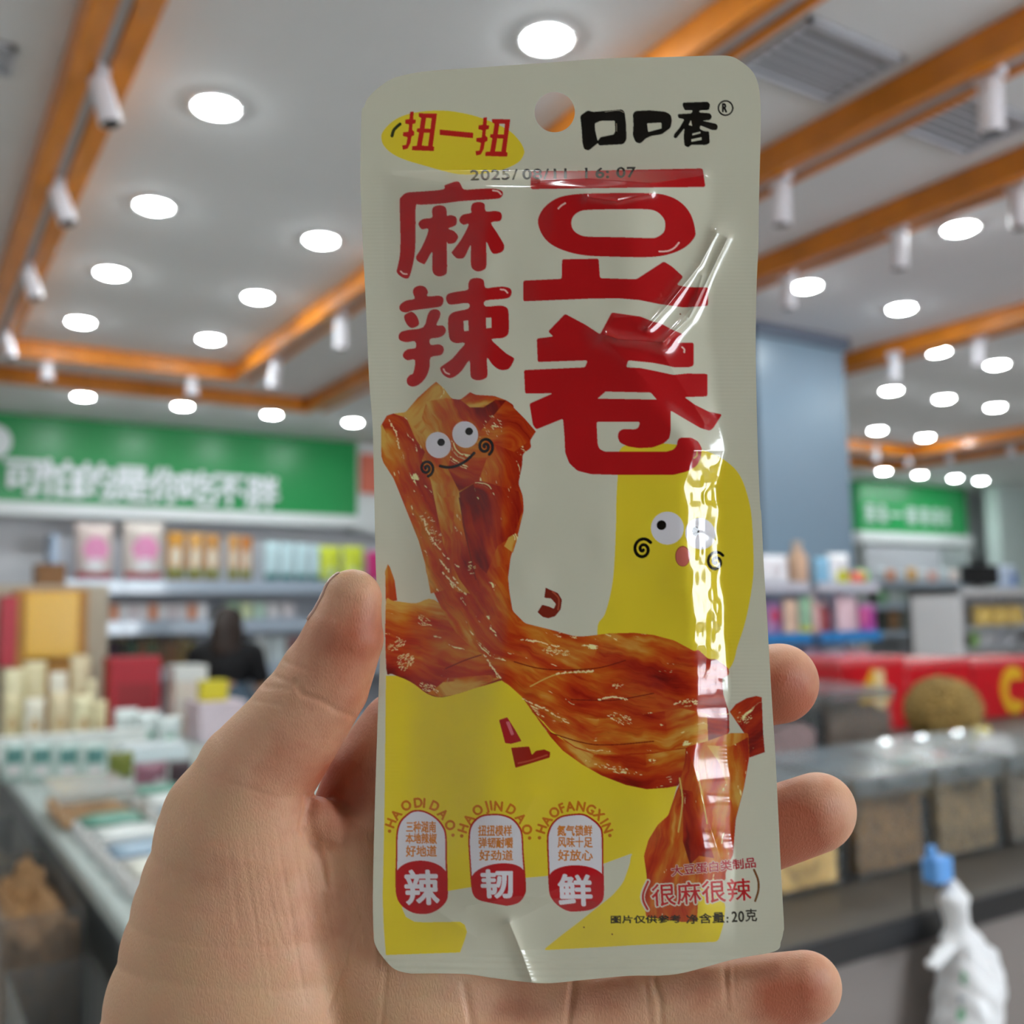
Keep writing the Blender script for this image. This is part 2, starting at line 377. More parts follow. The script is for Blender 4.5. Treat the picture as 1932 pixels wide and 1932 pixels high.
def carton(name, px0, px1, pyt, pyb, Y, dep, col, label, cat, group=None, z0=None, bev=.004, strip=None, rotz=0., rough=.5):
    x, w, zb, h = fit(px0, px1, pyt, pyb, Y)
    if z0 is not None: h += zb-z0-.003; zb = z0+.003
    r = empty(name, (x, Y, zb), rotz)
    m = mat(f'card_{col[0]}_{col[1]}_{col[2]}', col, rough, noise=.05, nscale=9)
    MB().box(-w/2, w/2, 0, dep, 0, h*.86, bev).build('box', m, r)
    MB().box(-w/2-.002, w/2+.002, -.002, dep+.002, h*.86, h, bev).build('lid', m, r)
    if strip: MB().box(-w*.36, w*.36, -.003, .001, h*.2, h*.66).build('printed_panel', mat(f'card_{strip[0]}_{strip[1]}_{strip[2]}', strip, .5), r)
    return tag(r, label, cat, group)
def shelf_unit(x0, x1, y0, y1, boards, top, label, rail=.10, colb=(150, 168, 190)):
    r = empty('display_shelf', ((x0+x1)/2, (y0+y1)/2, 0)); w = (x1-x0)/2; d = (y1-y0)/2
    ms = mat(f'shelf_{colb[0]}', colb, .3, .2); mp = mat('shelf_back', (196, 198, 204), .6)
    MB().box(-w, w, d-.02, d, 0, top).build('back_panel', mp, r)
    for sx in (-1, 1): MB().box(sx*w-.02, sx*w+.02, -d, d, 0, top).build('side_post', ms, r)
    for z in boards:
        b = MB().box(-w+.02, w-.02, -d+.012, d-.02, z-.025, z, .002).build('shelf_board', ms, r)
        MB().box(-w+.02, w-.02, -d, -d+.012, z-rail, z+.006, .002).build('price_rail', mat('price_rail', (176, 190, 206), .2, coat=.5), b)
    return tag(r, label, 'shelf')

# --- wall shelves on the left
YS = 7.9; zA = atY(430, 1096, YS)[2]; zB = atY(300, 1172, YS)[2]; zC = atY(280, 1263, YS)[2]
shelf_unit(1.0, 4.1, YS-.02, YS+.36, [zA, zB, zC, zC-.42], 2.15, 'blue grey wall shelving full of snack packets under the long green sign')
BR = [((236,150,196),-.55,.7,.3,.75,1), ((240,238,240),-.4,.5,.12,.36,1), ((214,70,80),-.8,.9,.02,.12,0)]
bag('snack_bag', 138, 216, 986, 1096, YS+.02, (214,196,190), 'large pink and white gift bag, first on the top shelf', 'bag', 'gift bags on the top shelf', zA, bands=BR)
bag('snack_bag', 230, 312, 984, 1096, YS+.02, (216,204,196), 'large pink and white gift bag with a rounded top, second on the top shelf', 'bag', 'gift bags on the top shelf', zA, bands=BR)
gold = [((236,226,206),-.6,.5,.25,.7,1), ((130,140,70),-.9,.9,.06,.26,0)]
for i, (a, b) in enumerate(((314,350), (354,384), (386,416), (430,452), (454,476))):
    bag('snack_bag', a, b, 1004+i*2, 1096, YS+.02, ((206,146,50), (214,160,84), (196,140,70), (206,150,80), (190,118,36))[i], f'golden brown snack bag on the top shelf, {ordn[i] if i else "next"} {"to the pink gift bags" if not i else "from the pink gift bags"}', 'bag', 'golden bags on the top shelf', zA, bands=gold)
for i, (a, b) in enumerate(((500,528), (530,556), (558,584), (586,604))):
    bag('snack_bag', a, b, 1022+i*2, 1096, YS+.02, (204,232,238), f'pale blue snack bag on the top shelf, {ordn[i] if i else "first"} after the golden bags', 'bag', 'pale blue bags on the top shelf', zA, bands=[((60,130,124),-1,1,.02,.2,0)])
for i, (a, b) in enumerate(((604,646), (648,690))):
    bag('snack_bag', a, b, 1030, 1096, YS+.02, (214,226,60), f'lime yellow bag above the thumb tip, {"beside the pale blue bags" if not i else "next to the magenta bag"}', 'bag', 'lime bags on the top shelf', zA, bands=[((200,220,150),-.6,.6,.1,.4,1)])
bag('snack_bag', 694, 726, 1040, 1096, YS+.02, (206,30,120), 'magenta bag at the packet edge on the top shelf', 'bag', None, zA)
for i in range(11):
    a = 188+i*18.5
    bag('snack_pouch', a, a+17, 1139, 1172, YS+.02, ((236,230,232), (226,150,110), (240,238,240), (228,216,220))[i % 4], f'small white or orange pouch on the second shelf, {i+1} along from the wooden post', 'pouch', 'small pouches on the second shelf', zB)
for i, (a, b) in enumerate(((428,452), (454,478), (480,502), (504,530), (532,560))):
    bag('snack_pouch', a, b, 1136, 1168, YS+.02, ((176,214,176), (214,226,180), (198,226,208), (226,224,226), (216,210,214))[i], f'pale green or white pouch behind the person, {ordn[i]} from the dark hair', 'pouch', 'pale pouches behind the person', zB)
jar0 = None
JC = ((70,38,60), (62,34,52), (60,60,54), (64,96,80), (128,96,70), (96,110,84), (120,100,78), (140,104,78), (134,112,70), (150,138,72))
for i in range(10):
    a = 187+i*18.6; x, w, zb, h = fit(a, a+17, 1200, 1262, YS); r = empty('snack_jar', (x, YS+w/2+.02, zC+.002)); h = h+zb-zC-.002
    MB().lathe([(w*.47, 0), (w*.5, .01), (w*.5, h*.74), (w*.36, h*.84)], 18).build('jar', mat(f'jar_{i}', JC[i], .25), r, smooth=True)
    MB().tube((0,0,h*.84), (0,0,h*.97), w*.39, None, 18).build('lid', mat(f'jarlid_{i % 3}', ((60,40,50), (110,110,90), (150,130,90))[i % 3], .4), r)
    tag(r, f'dark snack jar on the third shelf, {i+1} along from the wooden post', 'jar', 'jars on the third shelf')
for i, (a, b, c) in enumerate(((478,506,(206,214,216)), (510,540,(196,208,212)), (544,574,(150,110,110)))):
    carton('snack_box', a, b, 1202, 1262, YS+.02, .2, c, f'{("pale","pale blue","brownish")[i]} box on the third shelf by the thumb knuckle, {ordn[i]} from the person', 'box', None, zC)
carton('brown_box', 70, 124, 1064, 1104, 7.2, .25, (142,98,50), 'brown cardboard box standing above the yellow display cabinet', 'box', None, None)
bb = bpy.data.objects['brown_box']
MB().box(bb.location.x-.5, bb.location.x+.35, 7.15, 7.6, 0, bb.location.z).build('storage_cabinet', mat('cabinet_cream', (206, 196, 176), .6))
tag(bpy.data.objects['storage_cabinet'], 'cream cabinet behind the yellow display box, carrying the brown cardboard box', 'cabinet')

# --- yellow display cabinet
Yc = 6.75; x, w, zb, h = fit(46, 146, 1118, 1240, Yc); yc = empty('display_cabinet', (x, Yc, 0))
MB().box(-w/2-.05, w/2+.06, .02, .34, 0, zb+h+.02, .006).build('body', mat('honey_wood', (190, 136, 62), .5, noise=.1, nscale=6), yc)
MB().box(-w/2, w/2, -.01, .02, zb, zb+h, .004).build('yellow_panel', mat('yellow_gloss', (240, 186, 50), .3), yc)
MB().box(-w/2-.13, -w/2-.045, .0, .3, zb-.05, zb+h-.02, .004).build('poster_board', mat('red_card', (196, 60, 74), .5), yc)
tag(yc, 'wooden display cabinet with a glossy yellow front panel and red side board', 'cabinet')

# --- long island with goods, left
IZ = .85; isl = empty('display_island', (1.1, 4.05, 0))
MB().box(-.645, .6, -2.2, 2.2, IZ-.045, IZ, .01).build('top', mat('island_white', (164, 174, 170), .45), isl)
MB().box(-.57, .55, -2.12, 2.1, .08, IZ-.045).build('body', mat('island_grey', (112, 116, 116), .6), isl)
MB().box(-.5, .5, -2.05, 2.0, 0, .08).build('plinth', m_dark, isl)
tag(isl, 'long display island with a white edge running away beside the wrist', 'island')
m_acr = mat('clear_acrylic', (170, 180, 180), .12, alpha=.07, coat=.1)
m_acr2 = mat('smoky_acrylic', (130, 134, 134), .2, alpha=.28)
def tub(x0, x1, y0, y1, z0, h, col, fill, label, group=None, lid=None, tilt=0., nm='bulk_bin', am=None, lidcol=(128,136,138), seed=1):
    cx, cy = (x0+x1)/2, (y0+y1)/2; r = empty(nm, (cx, cy, z0+.002)); w = (x1-x0)/2; d = (y1-y0)/2; t = .006
    MB().box(-w,w,-d,-d+t,0,h).box(-w,w,d-t,d,0,h).box(-w,-w+t,-d+t,d-t,0,h).box(w-t,w,-d+t,d-t,0,h).box(-w+t,w-t,-d+t,d-t,0,t).build('tub', am or m_acr, r)
    b = MB(); n = 16; rr = np.random.default_rng(seed); Z = rr.normal(0, 1, (n+1, n+1))*.05*h
    G = [[b.bm.verts.new((-w+t*1.5+(2*w-3*t)*i/n, -d+t*1.5+(2*d-3*t)*j/n, h*fill*(1+.12*math.sin(i*.5+seed))+Z[i, j])) for j in range(n+1)] for i in range(n+1)]
    Bt = [[b.bm.verts.new((v.co.x, v.co.y, t*1.3)) for v in row] for row in G]
    for i in range(n):
        for j in range(n): b.bm.faces.new((G[i][j], G[i+1][j], G[i+1][j+1], G[i][j+1]))
        b.bm.faces.new((Bt[i][0], Bt[i+1][0], G[i+1][0], G[i][0])); b.bm.faces.new((Bt[i+1][n], Bt[i][n], G[i][n], G[i+1][n]))
        b.bm.faces.new((Bt[0][i+1], Bt[0][i], G[0][i], G[0][i+1])); b.bm.faces.new((Bt[n][i], Bt[n][i+1], G[n][i+1], G[n][i]))
    b.build('contents', mat(f'bulk_{col[0]}_{col[1]}_{col[2]}', col, .75, noise=.45, nscale=55, bump=.6), r, smooth=True)
    if lid:
        l = MB().box(-w-.008, w+.008, -.0, 2*d+.01, 0, .014, .003).box(-w-.008, w+.008, -.004, .004, -.02, .014).build('lid', mat(f'lid_{lidcol[0]}', lidcol, .22, alpha=.45, coat=.2), r, (0, -d-.004, h+.021))
        l.rotation_euler = (tilt, 0, 0)
        MB().box(-.04, .04, -.018, -.004, -.004, .012, .003).build('handle', mat(f'lid_{lidcol[0]}', lidcol), l)
    return tag(r, label, 'bin', group)
for i, (ya, yb, c, l) in enumerate(((2.75,3.55,(142,104,62),'clear side bin with brown bread on the side of the island'), (1.85,2.65,(58,62,62),'dark empty side bin low beside the wrist'), (3.65,4.5,(120,112,96),'clear side bin farther along the island at the picture edge'))):
    tub(.26, .452, ya, yb, (.5, .36, .4)[i], (.29, .34, .34)[i], c, (.8, .5, .6)[i], l, 'side bins of the island', am=m_acr2, seed=i+2)
# rows of packets and trays on the island
for i in range(4):
    a = 2+i*51; q = atZ(a+25, 1478, IZ)
    bag('snack_pouch', a, a+48, 1404, 1478, q[1], (188,212,204), f'pale teal pouch in the row on the island, {ordn[i] if i else "first"} from the picture edge', 'pouch', 'pale teal pouches', IZ, dep=.25, bands=[((90,140,134),-.7,.7,.5,.85,0), ((226,222,222),-.6,.6,.2,.42,0)])
q = atZ(150, 1545, IZ)
tub(.48, .70, q[1]-.2, q[1]+.2, IZ, .08, (216,170,120), .5, 'flat clear box of biscuits in front of the teal pouches', None, lid=True, nm='biscuit_box', lidcol=(206,208,204), seed=8)
cols = [(232,230,226), (206,222,212), (92,150,130), (220,226,224), (150,176,196), (226,226,214)]
n = 0
for j, y in enumerate((3.78, 3.54, 3.30, 3.07, 2.84, 2.61, 2.38, 2.15, 1.95)):
    for i in range(3):
        if j < 2 and i == 0: continue
        xx = .50+i*.235; c = cols[(i*2+j) % 6]; r = empty('flat_pack', (xx+.105, y, IZ))
        MB().box(-.1, .1, -.09, .09, 0, .045, .008).build('tray', mat('tray_white', (230, 230, 228), .4), r)
        MB().pillow(.19, .17, .03, 8, 8, seed=n).build('film', mat(f'film_{c[0]}_{c[1]}_{c[2]}', c, .3), r, (0, -.085, .05), smooth=True, rot=(-math.pi/2, 0, 0))
        n += 1
        tag(r, f'flat tray pack on the island, row {j+1} toward the wrist, {("outer edge","middle","hand side")[i]}', 'tray pack', 'flat tray packs on the island')
# cream bags heaped farther along
hp = [(0,50,1262,1345),(38,92,1248,1340),(88,132,1268,1345),(128,176,1236,1340),(158,188,1282,1350),(0,44,1310,1396),(40,90,1318,1396),(88,138,1306,1396),(134,182,1312,1396),(172,206,1322,1396)]
hl = ['first at the picture edge', 'second under the yellow panel', 'third under the yellow panel', 'tall one under the wooden side', 'last one before the red box']
for i, (a, b, t, bo) in enumerate(hp):
    back = i < 5; q = atZ((a+b)/2, 1404, IZ)[1]
    bag('cream_bag', a+4, b-4, t, bo, min(6.14, q-.12+(.42 if back else 0)), ((232,224,184), (226,214,170), (236,232,214), (222,206,168))[i % 4], f'cream bag in the island heap, {"back" if back else "front"} row, {hl[i % 5]}', 'bag', 'cream bags heaped on the island', IZ, dep=.36, bands=[((200,170,120),-.5,.5,.3,.55,1)], tilt=-.06)
carton('white_board', 0, 282, 1385, 1405, 5.35, .12, (226,230,226), 'low white ledge box lying in front of the cream bags', 'box', None, IZ)
carton('red_box', 206, 302, 1240, 1372, 6.02, .22, (176,26,44), 'stacked tall red box between the cream bags and the white cartons', 'box', None, IZ, strip=(150,24,34))
for i in range(4):
    carton('white_carton', 330+2*(i % 2), 392-4*(i % 2), 1256+30*i, 1286+30*i, 5.85, .24, ((222,224,220), (236,226,214), (230,222,214), (214,196,176))[i], f'flat pale carton in the stack beside the red box, {("topmost","second from the top","third from the top","bottom")[i]}', 'carton', 'stack of pale cartons', None if i < 3 else IZ)
carton('pale_box', 378, 466, 1324, 1375, 5.45, .3, (224,208,216), 'pale pinkish box under the yellow box', 'box', None, IZ)
carton('yellow_box', 381, 430, 1284, 1322, 5.5, .1, (222,206,40), 'bright yellow box beside the stack of pale cartons', 'box', None, atY(422, 1324, 5.45)[2])
MB().box(1.72, 2.5, 5.40, 6.3, 0, IZ).build('display_stand', mat('stand_grey', (150, 146, 140), .6)); tag(bpy.data.objects['display_stand'], 'grey stand carrying the pale cartons and the yellow box', 'stand')
for i, (a, b, t, bo) in enumerate(((216,262,1338,1400), (256,304,1342,1402), (298,346,1352,1404))):
    q = atZ((a+b)/2, 1406, IZ)[1]
    bag('white_bag', a, b, t, bo, q, (222,232,230), f'crumpled white bag in front of the red box, {("first","middle","last")[i]} of three', 'bag', 'white bags before the red box', IZ, dep=.6, bands=[((150,196,176),-.4,.4,.2,.4,0)])
q = atZ(296, 1436, IZ); carton('white_tray', 240, 356, 1408, 1438, q[1], .22, (226,238,242), 'shiny white flat box in front of the white bags', 'box', None, IZ, rough=.25)
q = atZ(226, 1470, IZ); bag('olive_pouch', 204, 254, 1420, 1472, q[1], (120,128,50), 'olive green pouch next to the teal pouches', 'pouch', None, IZ)
q = atZ(280, 1500, IZ); bag('plum_pouch', 254, 318, 1440, 1502, q[1], (150,100,116), 'plum coloured pouch with a pale spot near the thumb base', 'pouch', None, IZ, bands=[((216,206,210),.1,.8,.1,.5,1)])
q = atZ(330, 1498, IZ); bag('dark_pouch', 318, 364, 1436, 1502, q[1], (70,50,56), 'dark brown pouch half hidden by the thumb base', 'pouch', None, IZ)

# --- person at the shelves
def body_obj(name, parts, lo, hi, h, m, parent=None):
    V, Q = surface_nets(lambda P: sd_body(P, parts), lo, hi, h)
    return link(name, mesh_np(name, V, Q, m), parent)
pe = empty('person', (1.93, 6.75, 0))
m_sk2 = mat('person_skin', (206, 160, 130), .6)
sk = [([(0,0,.86,.13),(0,.02,1.1,.13),(0,-.02,1.28,.12),(0,-.05,1.36,.055),(0,-.07,1.47,.085)],1,.05)]
for s in (-1, 1):
    sk += [([(s*.08,0,.86,.09),(s*.1,.02,.48,.06),(s*.1,0,.1,.045),(s*.1,-.1,.035,.035)],1,.04), ([(s*.17,-.02,1.27,.055),(s*.25,-.06,1.02,.042),(s*.2,-.25,.86,.035),(s*.19,-.32,.83,.035)],1,.03)]
body_obj('body', sk, (-.4,-.45,0), (.4,.3,1.62), .02, m_sk2, pe)
body_obj('top', [([(0,0,1.13,.15),(0,.01,1.18,.155),(0,-.02,1.27,.14)],1,.05), ([(-.18,-.02,1.27,.075),(-.23,-.04,1.12,.062)],1,.05), ([(.18,-.02,1.27,.075),(.23,-.04,1.12,.062)],1,.05), ([(-.16,-.01,1.26,.08),(.16,-.01,1.26,.08)],1,.05)], (-.4,-.4,.75), (.4,.3,1.5), .02, mat('black_cloth', (14, 14, 18), .8), pe)
body_obj('jeans', [([(-.08,0,.92,.125),(.08,0,.92,.125)],1,.05), ([(0,0,.92,.14),(0,0,1.06,.145)],1,.05)]+[([(s*.085,0,.88,.115),(s*.1,.02,.48,.085),(s*.1,0,.13,.07)],1,.04) for s in (-1,1)], (-.35,-.3,0), (.35,.3,1.15), .02, mat('blue_denim', (84, 104, 122), .8), pe)
body_obj('hair', [([(0,-.06,1.5,.1),(0,.03,1.42,.09),(0,.09,1.3,.06)],1,.05), ([(-.06,0,1.42,.06),(-.07,.05,1.28,.05)],1,.05)], (-.3,-.3,1.1), (.3,.3,1.7), .02, mat('dark_hair', (44, 28, 20), .6), pe)
pe.rotation_euler = (0, 0, 2.6)
tag(pe, 'person with dark hair in a black top and blue jeans facing the shelves', 'person')

# --- bulk counter, right
KZ = 1.0; kt = empty('bulk_counter', (3.2, 1.1, 0))
m_kgrey = mat('counter_grey', (78, 73, 66), .55)
MB().box(-2.3, 2.6, 0, .65, KZ-.03, KZ, .003).box(-.95, 2.6, .65, 2.3, KZ-.03, KZ, .003).build('top', m_kgrey, kt)
MB().box(-2.3, 2.6, -.006, .02, KZ-.05, KZ-.004, .004).build('edge_strip', mat('edge_black', (14, 15, 20), .35), kt)
bd = MB().box(-2.25, 2.55, .012, .62, .08, KZ-.03).box(-.9, 2.55, .62, 2.25, .08, KZ-.03).build('body', mat('counter_panel', (124, 116, 112), .55), kt)
pn = MB()
for i in range(9): pn.box(-2.2+.55*i, -2.2+.55*i+.012, .008, .012, .1, KZ-.06)
pn.build('panel_joints', mat('joint_pale', (146, 140, 136), .5), bd)
MB().box(-2.2, 2.5, .06, .6, 0, .08).box(-.85, 2.5, .6, 2.2, 0, .08).build('plinth', m_dark, kt)
tag(kt, 'dark grey bulk food counter with a black front edge', 'counter')
Yf = 1.27
def xb(px, Y, py=1660): return atY(px, py, Y)[0]
tub(xb(1380,Yf), xb(1594,Yf), Yf, Yf+.26, KZ, .15, (216,180,110), .9, 'bulk bin of pale golden snacks beside the packet and middle fingertip', 'bulk bins in the front row', lid=True, tilt=.06, seed=11)
tub(xb(1622,Yf), xb(1757,Yf), Yf, Yf+.26, KZ, .15, (112,84,46), .85, 'bulk bin of brown snacks next to the middle fingertip', 'bulk bins in the front row', lid=True, tilt=.06, seed=12)
tub(xb(1778,Yf), xb(1897,Yf), Yf, Yf+.26, KZ, .15, (116,96,62), .9, 'bulk bin of brown snacks behind the blue bag clip', 'bulk bins in the front row', lid=True, tilt=.06, seed=13)
tub(xb(1918,Yf), xb(2050,Yf), Yf, Yf+.26, KZ, .15, (104,92,76), .9, 'bulk bin cut by the picture edge', 'bulk bins in the front row', lid=True, tilt=.06, seed=14)
for px in (1608, 1767, 1907):
    x = xb(px, Yf); o = MB().box(x-.006, x+.006, Yf+.01, Yf+.25, KZ, KZ+.13, .002).build('bin_divider', m_dark); tag(o, f'black divider between bulk bins, {"beside the middle fingertip" if px == 1608 else "behind the blue clip" if px == 1767 else "near the picture edge"}', 'divider', 'black bin dividers')
Yb = 2.3
tub(xb(1440,Yb,1440), xb(1548,Yb,1440), Yb, Yb+.3, KZ, .19, (150,120,120), .6, 'bulk bin with greyish pink goods beside the index fingertip', 'bulk bins in the back row', lid=True, tilt=.05, seed=15)
tub(xb(1568,Yb,1440), xb(1690,Yb,1440), Yb, Yb+.3, KZ, .19, (92,74,60), .85, 'bulk bin of dark brown goods in front of the red boxes', 'bulk bins in the back row', lid=True, tilt=.05, seed=16)
o = MB().box(xb(1552,Yb,1440), xb(1564,Yb,1440), Yb+.01, Yb+.28, KZ, KZ+.17, .002).build('bin_divider', m_dark); tag(o, 'black divider between the two back row bins', 'divider', 'black bin dividers')
for i, (a, b, t, bo, c, l) in enumerate(((1692,1742,1392,1440,(222,190,190),'pinkish white clear bag left of the bristly ball'), (1726,1776,1404,1446,(216,206,204),'small white bag under the bristly ball'), (1700,1752,1430,1466,(170,206,186),'pale green packet lying behind the front bins'), (1770,1800,1412,1440,(190,70,40),'small orange red packet under the bristly ball'), (1850,1884,1372,1432,(206,190,70),'yellow packet beside the bristly ball'), (1872,1932,1392,1440,(226,220,220),'white packet at the picture edge in front of the red box'), (1884,1936,1440,1474,(206,204,200),'grey white packet behind the last front bins'))):
    q = atZ((a+b)/2, bo+4, KZ)[1]; bag('clear_pouch', a, b, t, bo, min(q, 2.9), c, l, 'pouch', None, KZ, dep=.5)
# bristly round bundle
q = atZ(1792, 1432, KZ); R = .128
bmb = MB(); bmesh.ops.create_icosphere(bmb.bm, subdivisions=5, radius=R)
rr = np.random.default_rng(5)
for v in bmb.bm.verts:
    k_ = 1+rr.uniform(-.02, .10)*(1 if rr.random() < .5 else .3); v.co *= k_; v.co.z *= .92
bl = bmb.build('round_bundle', mat('bristle_gold', (150, 122, 66), .8, noise=.35, nscale=40, bump=.5), None, (q[0]+.21, q[1]+.16, KZ+.135))
tag(bl, 'round bristly golden brown bundle standing before the red gift boxes', 'bundle')
# red gift boxes
Yr = 2.74
for i, (a, b, t, l) in enumerate(((1592,1716,1240,'red gift box with a yellow diamond above the back row bins'), (1718,1842,1244,'red gift box behind the bristly ball'), (1846,1990,1242,'red gift box with a round yellow emblem at the picture edge'))):
    x, w, zb, h = fit(a, b, t, 1400, Yr); h = h+zb-KZ; r = empty('gift_box', (x, Yr, KZ+.002))
    MB().box(-w/2, w/2, 0, .3, .001, h*.9, .004).build('box', mat('gift_red', (200, 22, 34), .3), r)
    MB().box(-w/2-.003, w/2+.003, -.003, .303, h*.9, h, .004).build('lid', mat('gift_lid_sheen', (222, 92, 96), .25), r)  # paler pink lid colour paints in the sheen on the box tops
    if i != 1:
        e = MB(); c = h*.45
        if i == 0: e.prism([(-.005,c+.4*h), (.1,c+.0), (-.005,c-.4*h), (-.11,c)], -.006, .001)
        else:
            pts = [(.10*math.cos(t_), c+.41*h*math.sin(t_)) for t_ in np.linspace(.5, 5.6, 20)]+[(.05*math.cos(t_), c+.2*h*math.sin(t_)) for t_ in np.linspace(5.2, 1.0, 12)]
            e.prism(pts, -.006, .001)
        e.build('emblem', mat('emblem_yellow', (226, 178, 40), .4), r)
        if i == 0: MB().box(.0, .06, -.008, .001, .02, h*.82).build('paper_band', mat('band_cream', (226, 200, 150), .5), r)
    tag(r, l, 'box', 'red gift boxes')

# --- colourful rack in front of the pillar
Yk = 3.45; zt = atY(1500, 1203, Yk)[2]; zl = atY(1500, 1272, Yk)[2]; zu = atY(1500, 1106, Yk)[2]
x0 = atY(1400, 1200, Yk)[0]; x1 = atY(1664, 1200, Yk)[0]
rk = empty('display_rack', ((x0+x1)/2, Yk, 0)); w = (x1-x0)/2; m_rk = mat('rack_grey', (190, 194, 204), .5); m_blue = mat('tray_blue', (40, 130, 196), .4)
for sx in (-1, 1): MB().box(sx*w-.012, sx*w+.012, .22, .26, 0, zu+.05).build('post', m_rk, rk)
for z in (zu, zt, zl):
    for a, b in ((-w, -.02), (.02, w)):
        MB().box(a+.01, b-.01, 0, .24, z-.012, z, .003).box(a+.01, b-.01, -.006, .006, z-.03, z+.022, .003).build('tray', m_blue if z < zu else m_rk, rk)
MB().box(-w, w, .24, .26, zl-.3, zu).build('back_panel', mat('rack_back', (150, 158, 176), .6), rk)
MB().box(-w, w, .05, .26, 0, .06).build('foot', m_rk, rk)
tag(rk, 'display rack with blue trays of colourful goods before the blue grey pillar', 'rack')
def bottle(px0, px1, pyt, pyb, Y, z0, col, capc, label):
    x, w, zb, h = fit(px0, px1, pyt, pyb, Y); h = h+zb-z0-.003; r = empty('snack_bottle', (x, Y+.07, z0+.003)); R = w/2
    MB().lathe([(R*.9, 0), (R, .008), (R, h*.6), (R*.8, h*.72), (R*.4, h*.8), (R*.4, h*.84)], 18).build('bottle', mat(f'film_{col[0]}_{col[1]}_{col[2]}', col, .35), r, smooth=True)
    MB().tube((0,0,h*.84), (0,0,h), R*.46, None, 16).build('cap', mat(f'cap_{capc[0]}_{capc[1]}', capc, .4), r)
    return tag(r, label, 'bottle', 'bottles on the rack')
for a, b, t, c, bd_, l in ((1440,1500,1046,(236,236,240),None,'rounded white bag beside the packet edge on the rack'), (1545,1572,1052,(130,190,222),None,'sky blue bag on the top of the rack'), (1572,1612,1044,(232,234,236),[((206,206,40),-.6,.7,.05,.5,1)],'white bag with a yellow spot on the top of the rack'), (1612,1640,1078,(222,90,70),[((230,150,70),-1,1,.05,.4,0)],'red orange bag at the rack end')):
    bag('snack_bag', a, b, t, 1106, Yk+.02, c, l, 'bag', 'bags on the rack', zu, bands=bd_, dep=.4)
bottle(1514, 1540, 1020, 1106, Yk, zu, (206,170,140), (200,180,160), 'tall tan bottle rising above the rack')
for a, b, t, c, bd_, l in ((1448,1482,1136,(150,110,160),[((190,60,100),-.6,.6,.4,.8,1)],'violet and red pouch on the blue tray beside the packet'), (1484,1512,1130,(226,196,170),None,'peach pouch on the blue tray'), (1514,1540,1126,(140,186,150),[((206,206,90),-1,1,.02,.25,0)],'green pouch on the blue tray'), (1586,1628,1124,(230,200,208),None,'pale pink pouch on the second blue tray'), (1628,1660,1140,(170,70,160),[((200,80,150),-1,0,.3,.9,0)],'purple pouch at the end of the blue tray')):
    bag('snack_pouch', a, b, t, 1203, Yk+.02, c, l, 'pouch', 'pouches on the blue trays', zt, bands=bd_, dep=.35)
bottle(1546, 1566, 1116, 1203, Yk, zt, (222,176,176), (240,240,240), 'pinkish bottle on the blue tray')
bottle(1568, 1584, 1130, 1203, Yk, zt, (150,40,50), (220,210,210), 'dark red bottle on the blue tray')
o = MB(); bmesh.ops.create_uvsphere(o.bm, u_segments=20, v_segments=14, radius=.045)
for v in o.bm.verts: v.co.z *= .9
q = atY(1654, 1106, Yk); o = o.build('green_ball', mat('ball_green', (120, 206, 80), .4), None, (q[0]-.0, Yk+.10, zu+.056), smooth=True); tag(o, 'lime green ball at the end of the rack', 'ball')
for a, b, c, l in ((1520,1562,(150,130,150),'mauve pouch on the lowest blue tray beside the index fingertip'), (1564,1606,(190,190,200),'grey pouch on the lowest blue tray'), (1608,1650,(200,150,150),'rosy pouch on the lowest blue tray')):
    bag('snack_pouch', a, b, 1222, 1272, Yk+.02, c, l, 'pouch', 'pouches on the lowest tray', zl, dep=.35)

# --- far shelves below the short sign
Yq = 7.55; z1 = atY(1720, 1098, Yq)[2]; z2 = atY(1720, 1140, Yq)[2]; z3 = atY(1720, 1190, Yq)[2]
shelf_unit(atY(1632,1100,Yq)[0], atY(1830,1100,Yq)[0], Yq-.02, Yq+.4, [z1, z2, z3, z3-.35], z1+.45, 'far grey shelving under the short green sign', .06, (170, 178, 176))
for i in range(8):
    a = 1656+i*20; bag('snack_pouch', a, a+18, 1072+3*(i % 3), 1098, Yq, ((220,228,234),(226,150,110),(214,220,226),(222,170,90),(226,228,230),(232,180,170),(214,226,230),(236,220,214))[i], f'small pouch on the top of the far shelving, {i+1} along from the pillar', 'pouch', 'pouches on the far shelving top', z1)
for i in range(7):
    a = 1660+i*22; bag('snack_pouch', a, a+20, 1112, 1140, Yq, ((150,200,160),(214,226,226),(190,210,206),(222,226,226),(130,150,140),(150,160,150),(130,110,120))[i], f'pouch on the second far shelf, {i+1} along from the pillar', 'pouch', 'pouches on the second far shelf', z2)
for i in range(7):
    a = 1660+i*22; bag('snack_pouch', a, a+20, 1150, 1190, Yq, ((70,76,70),(160,120,84),(110,116,108),(120,120,112),(100,104,104),(110,100,96),(126,110,104))[i], f'dark pouch on the third far shelf, {i+1} along from the pillar', 'pouch', 'pouches on the third far shelf', z3)

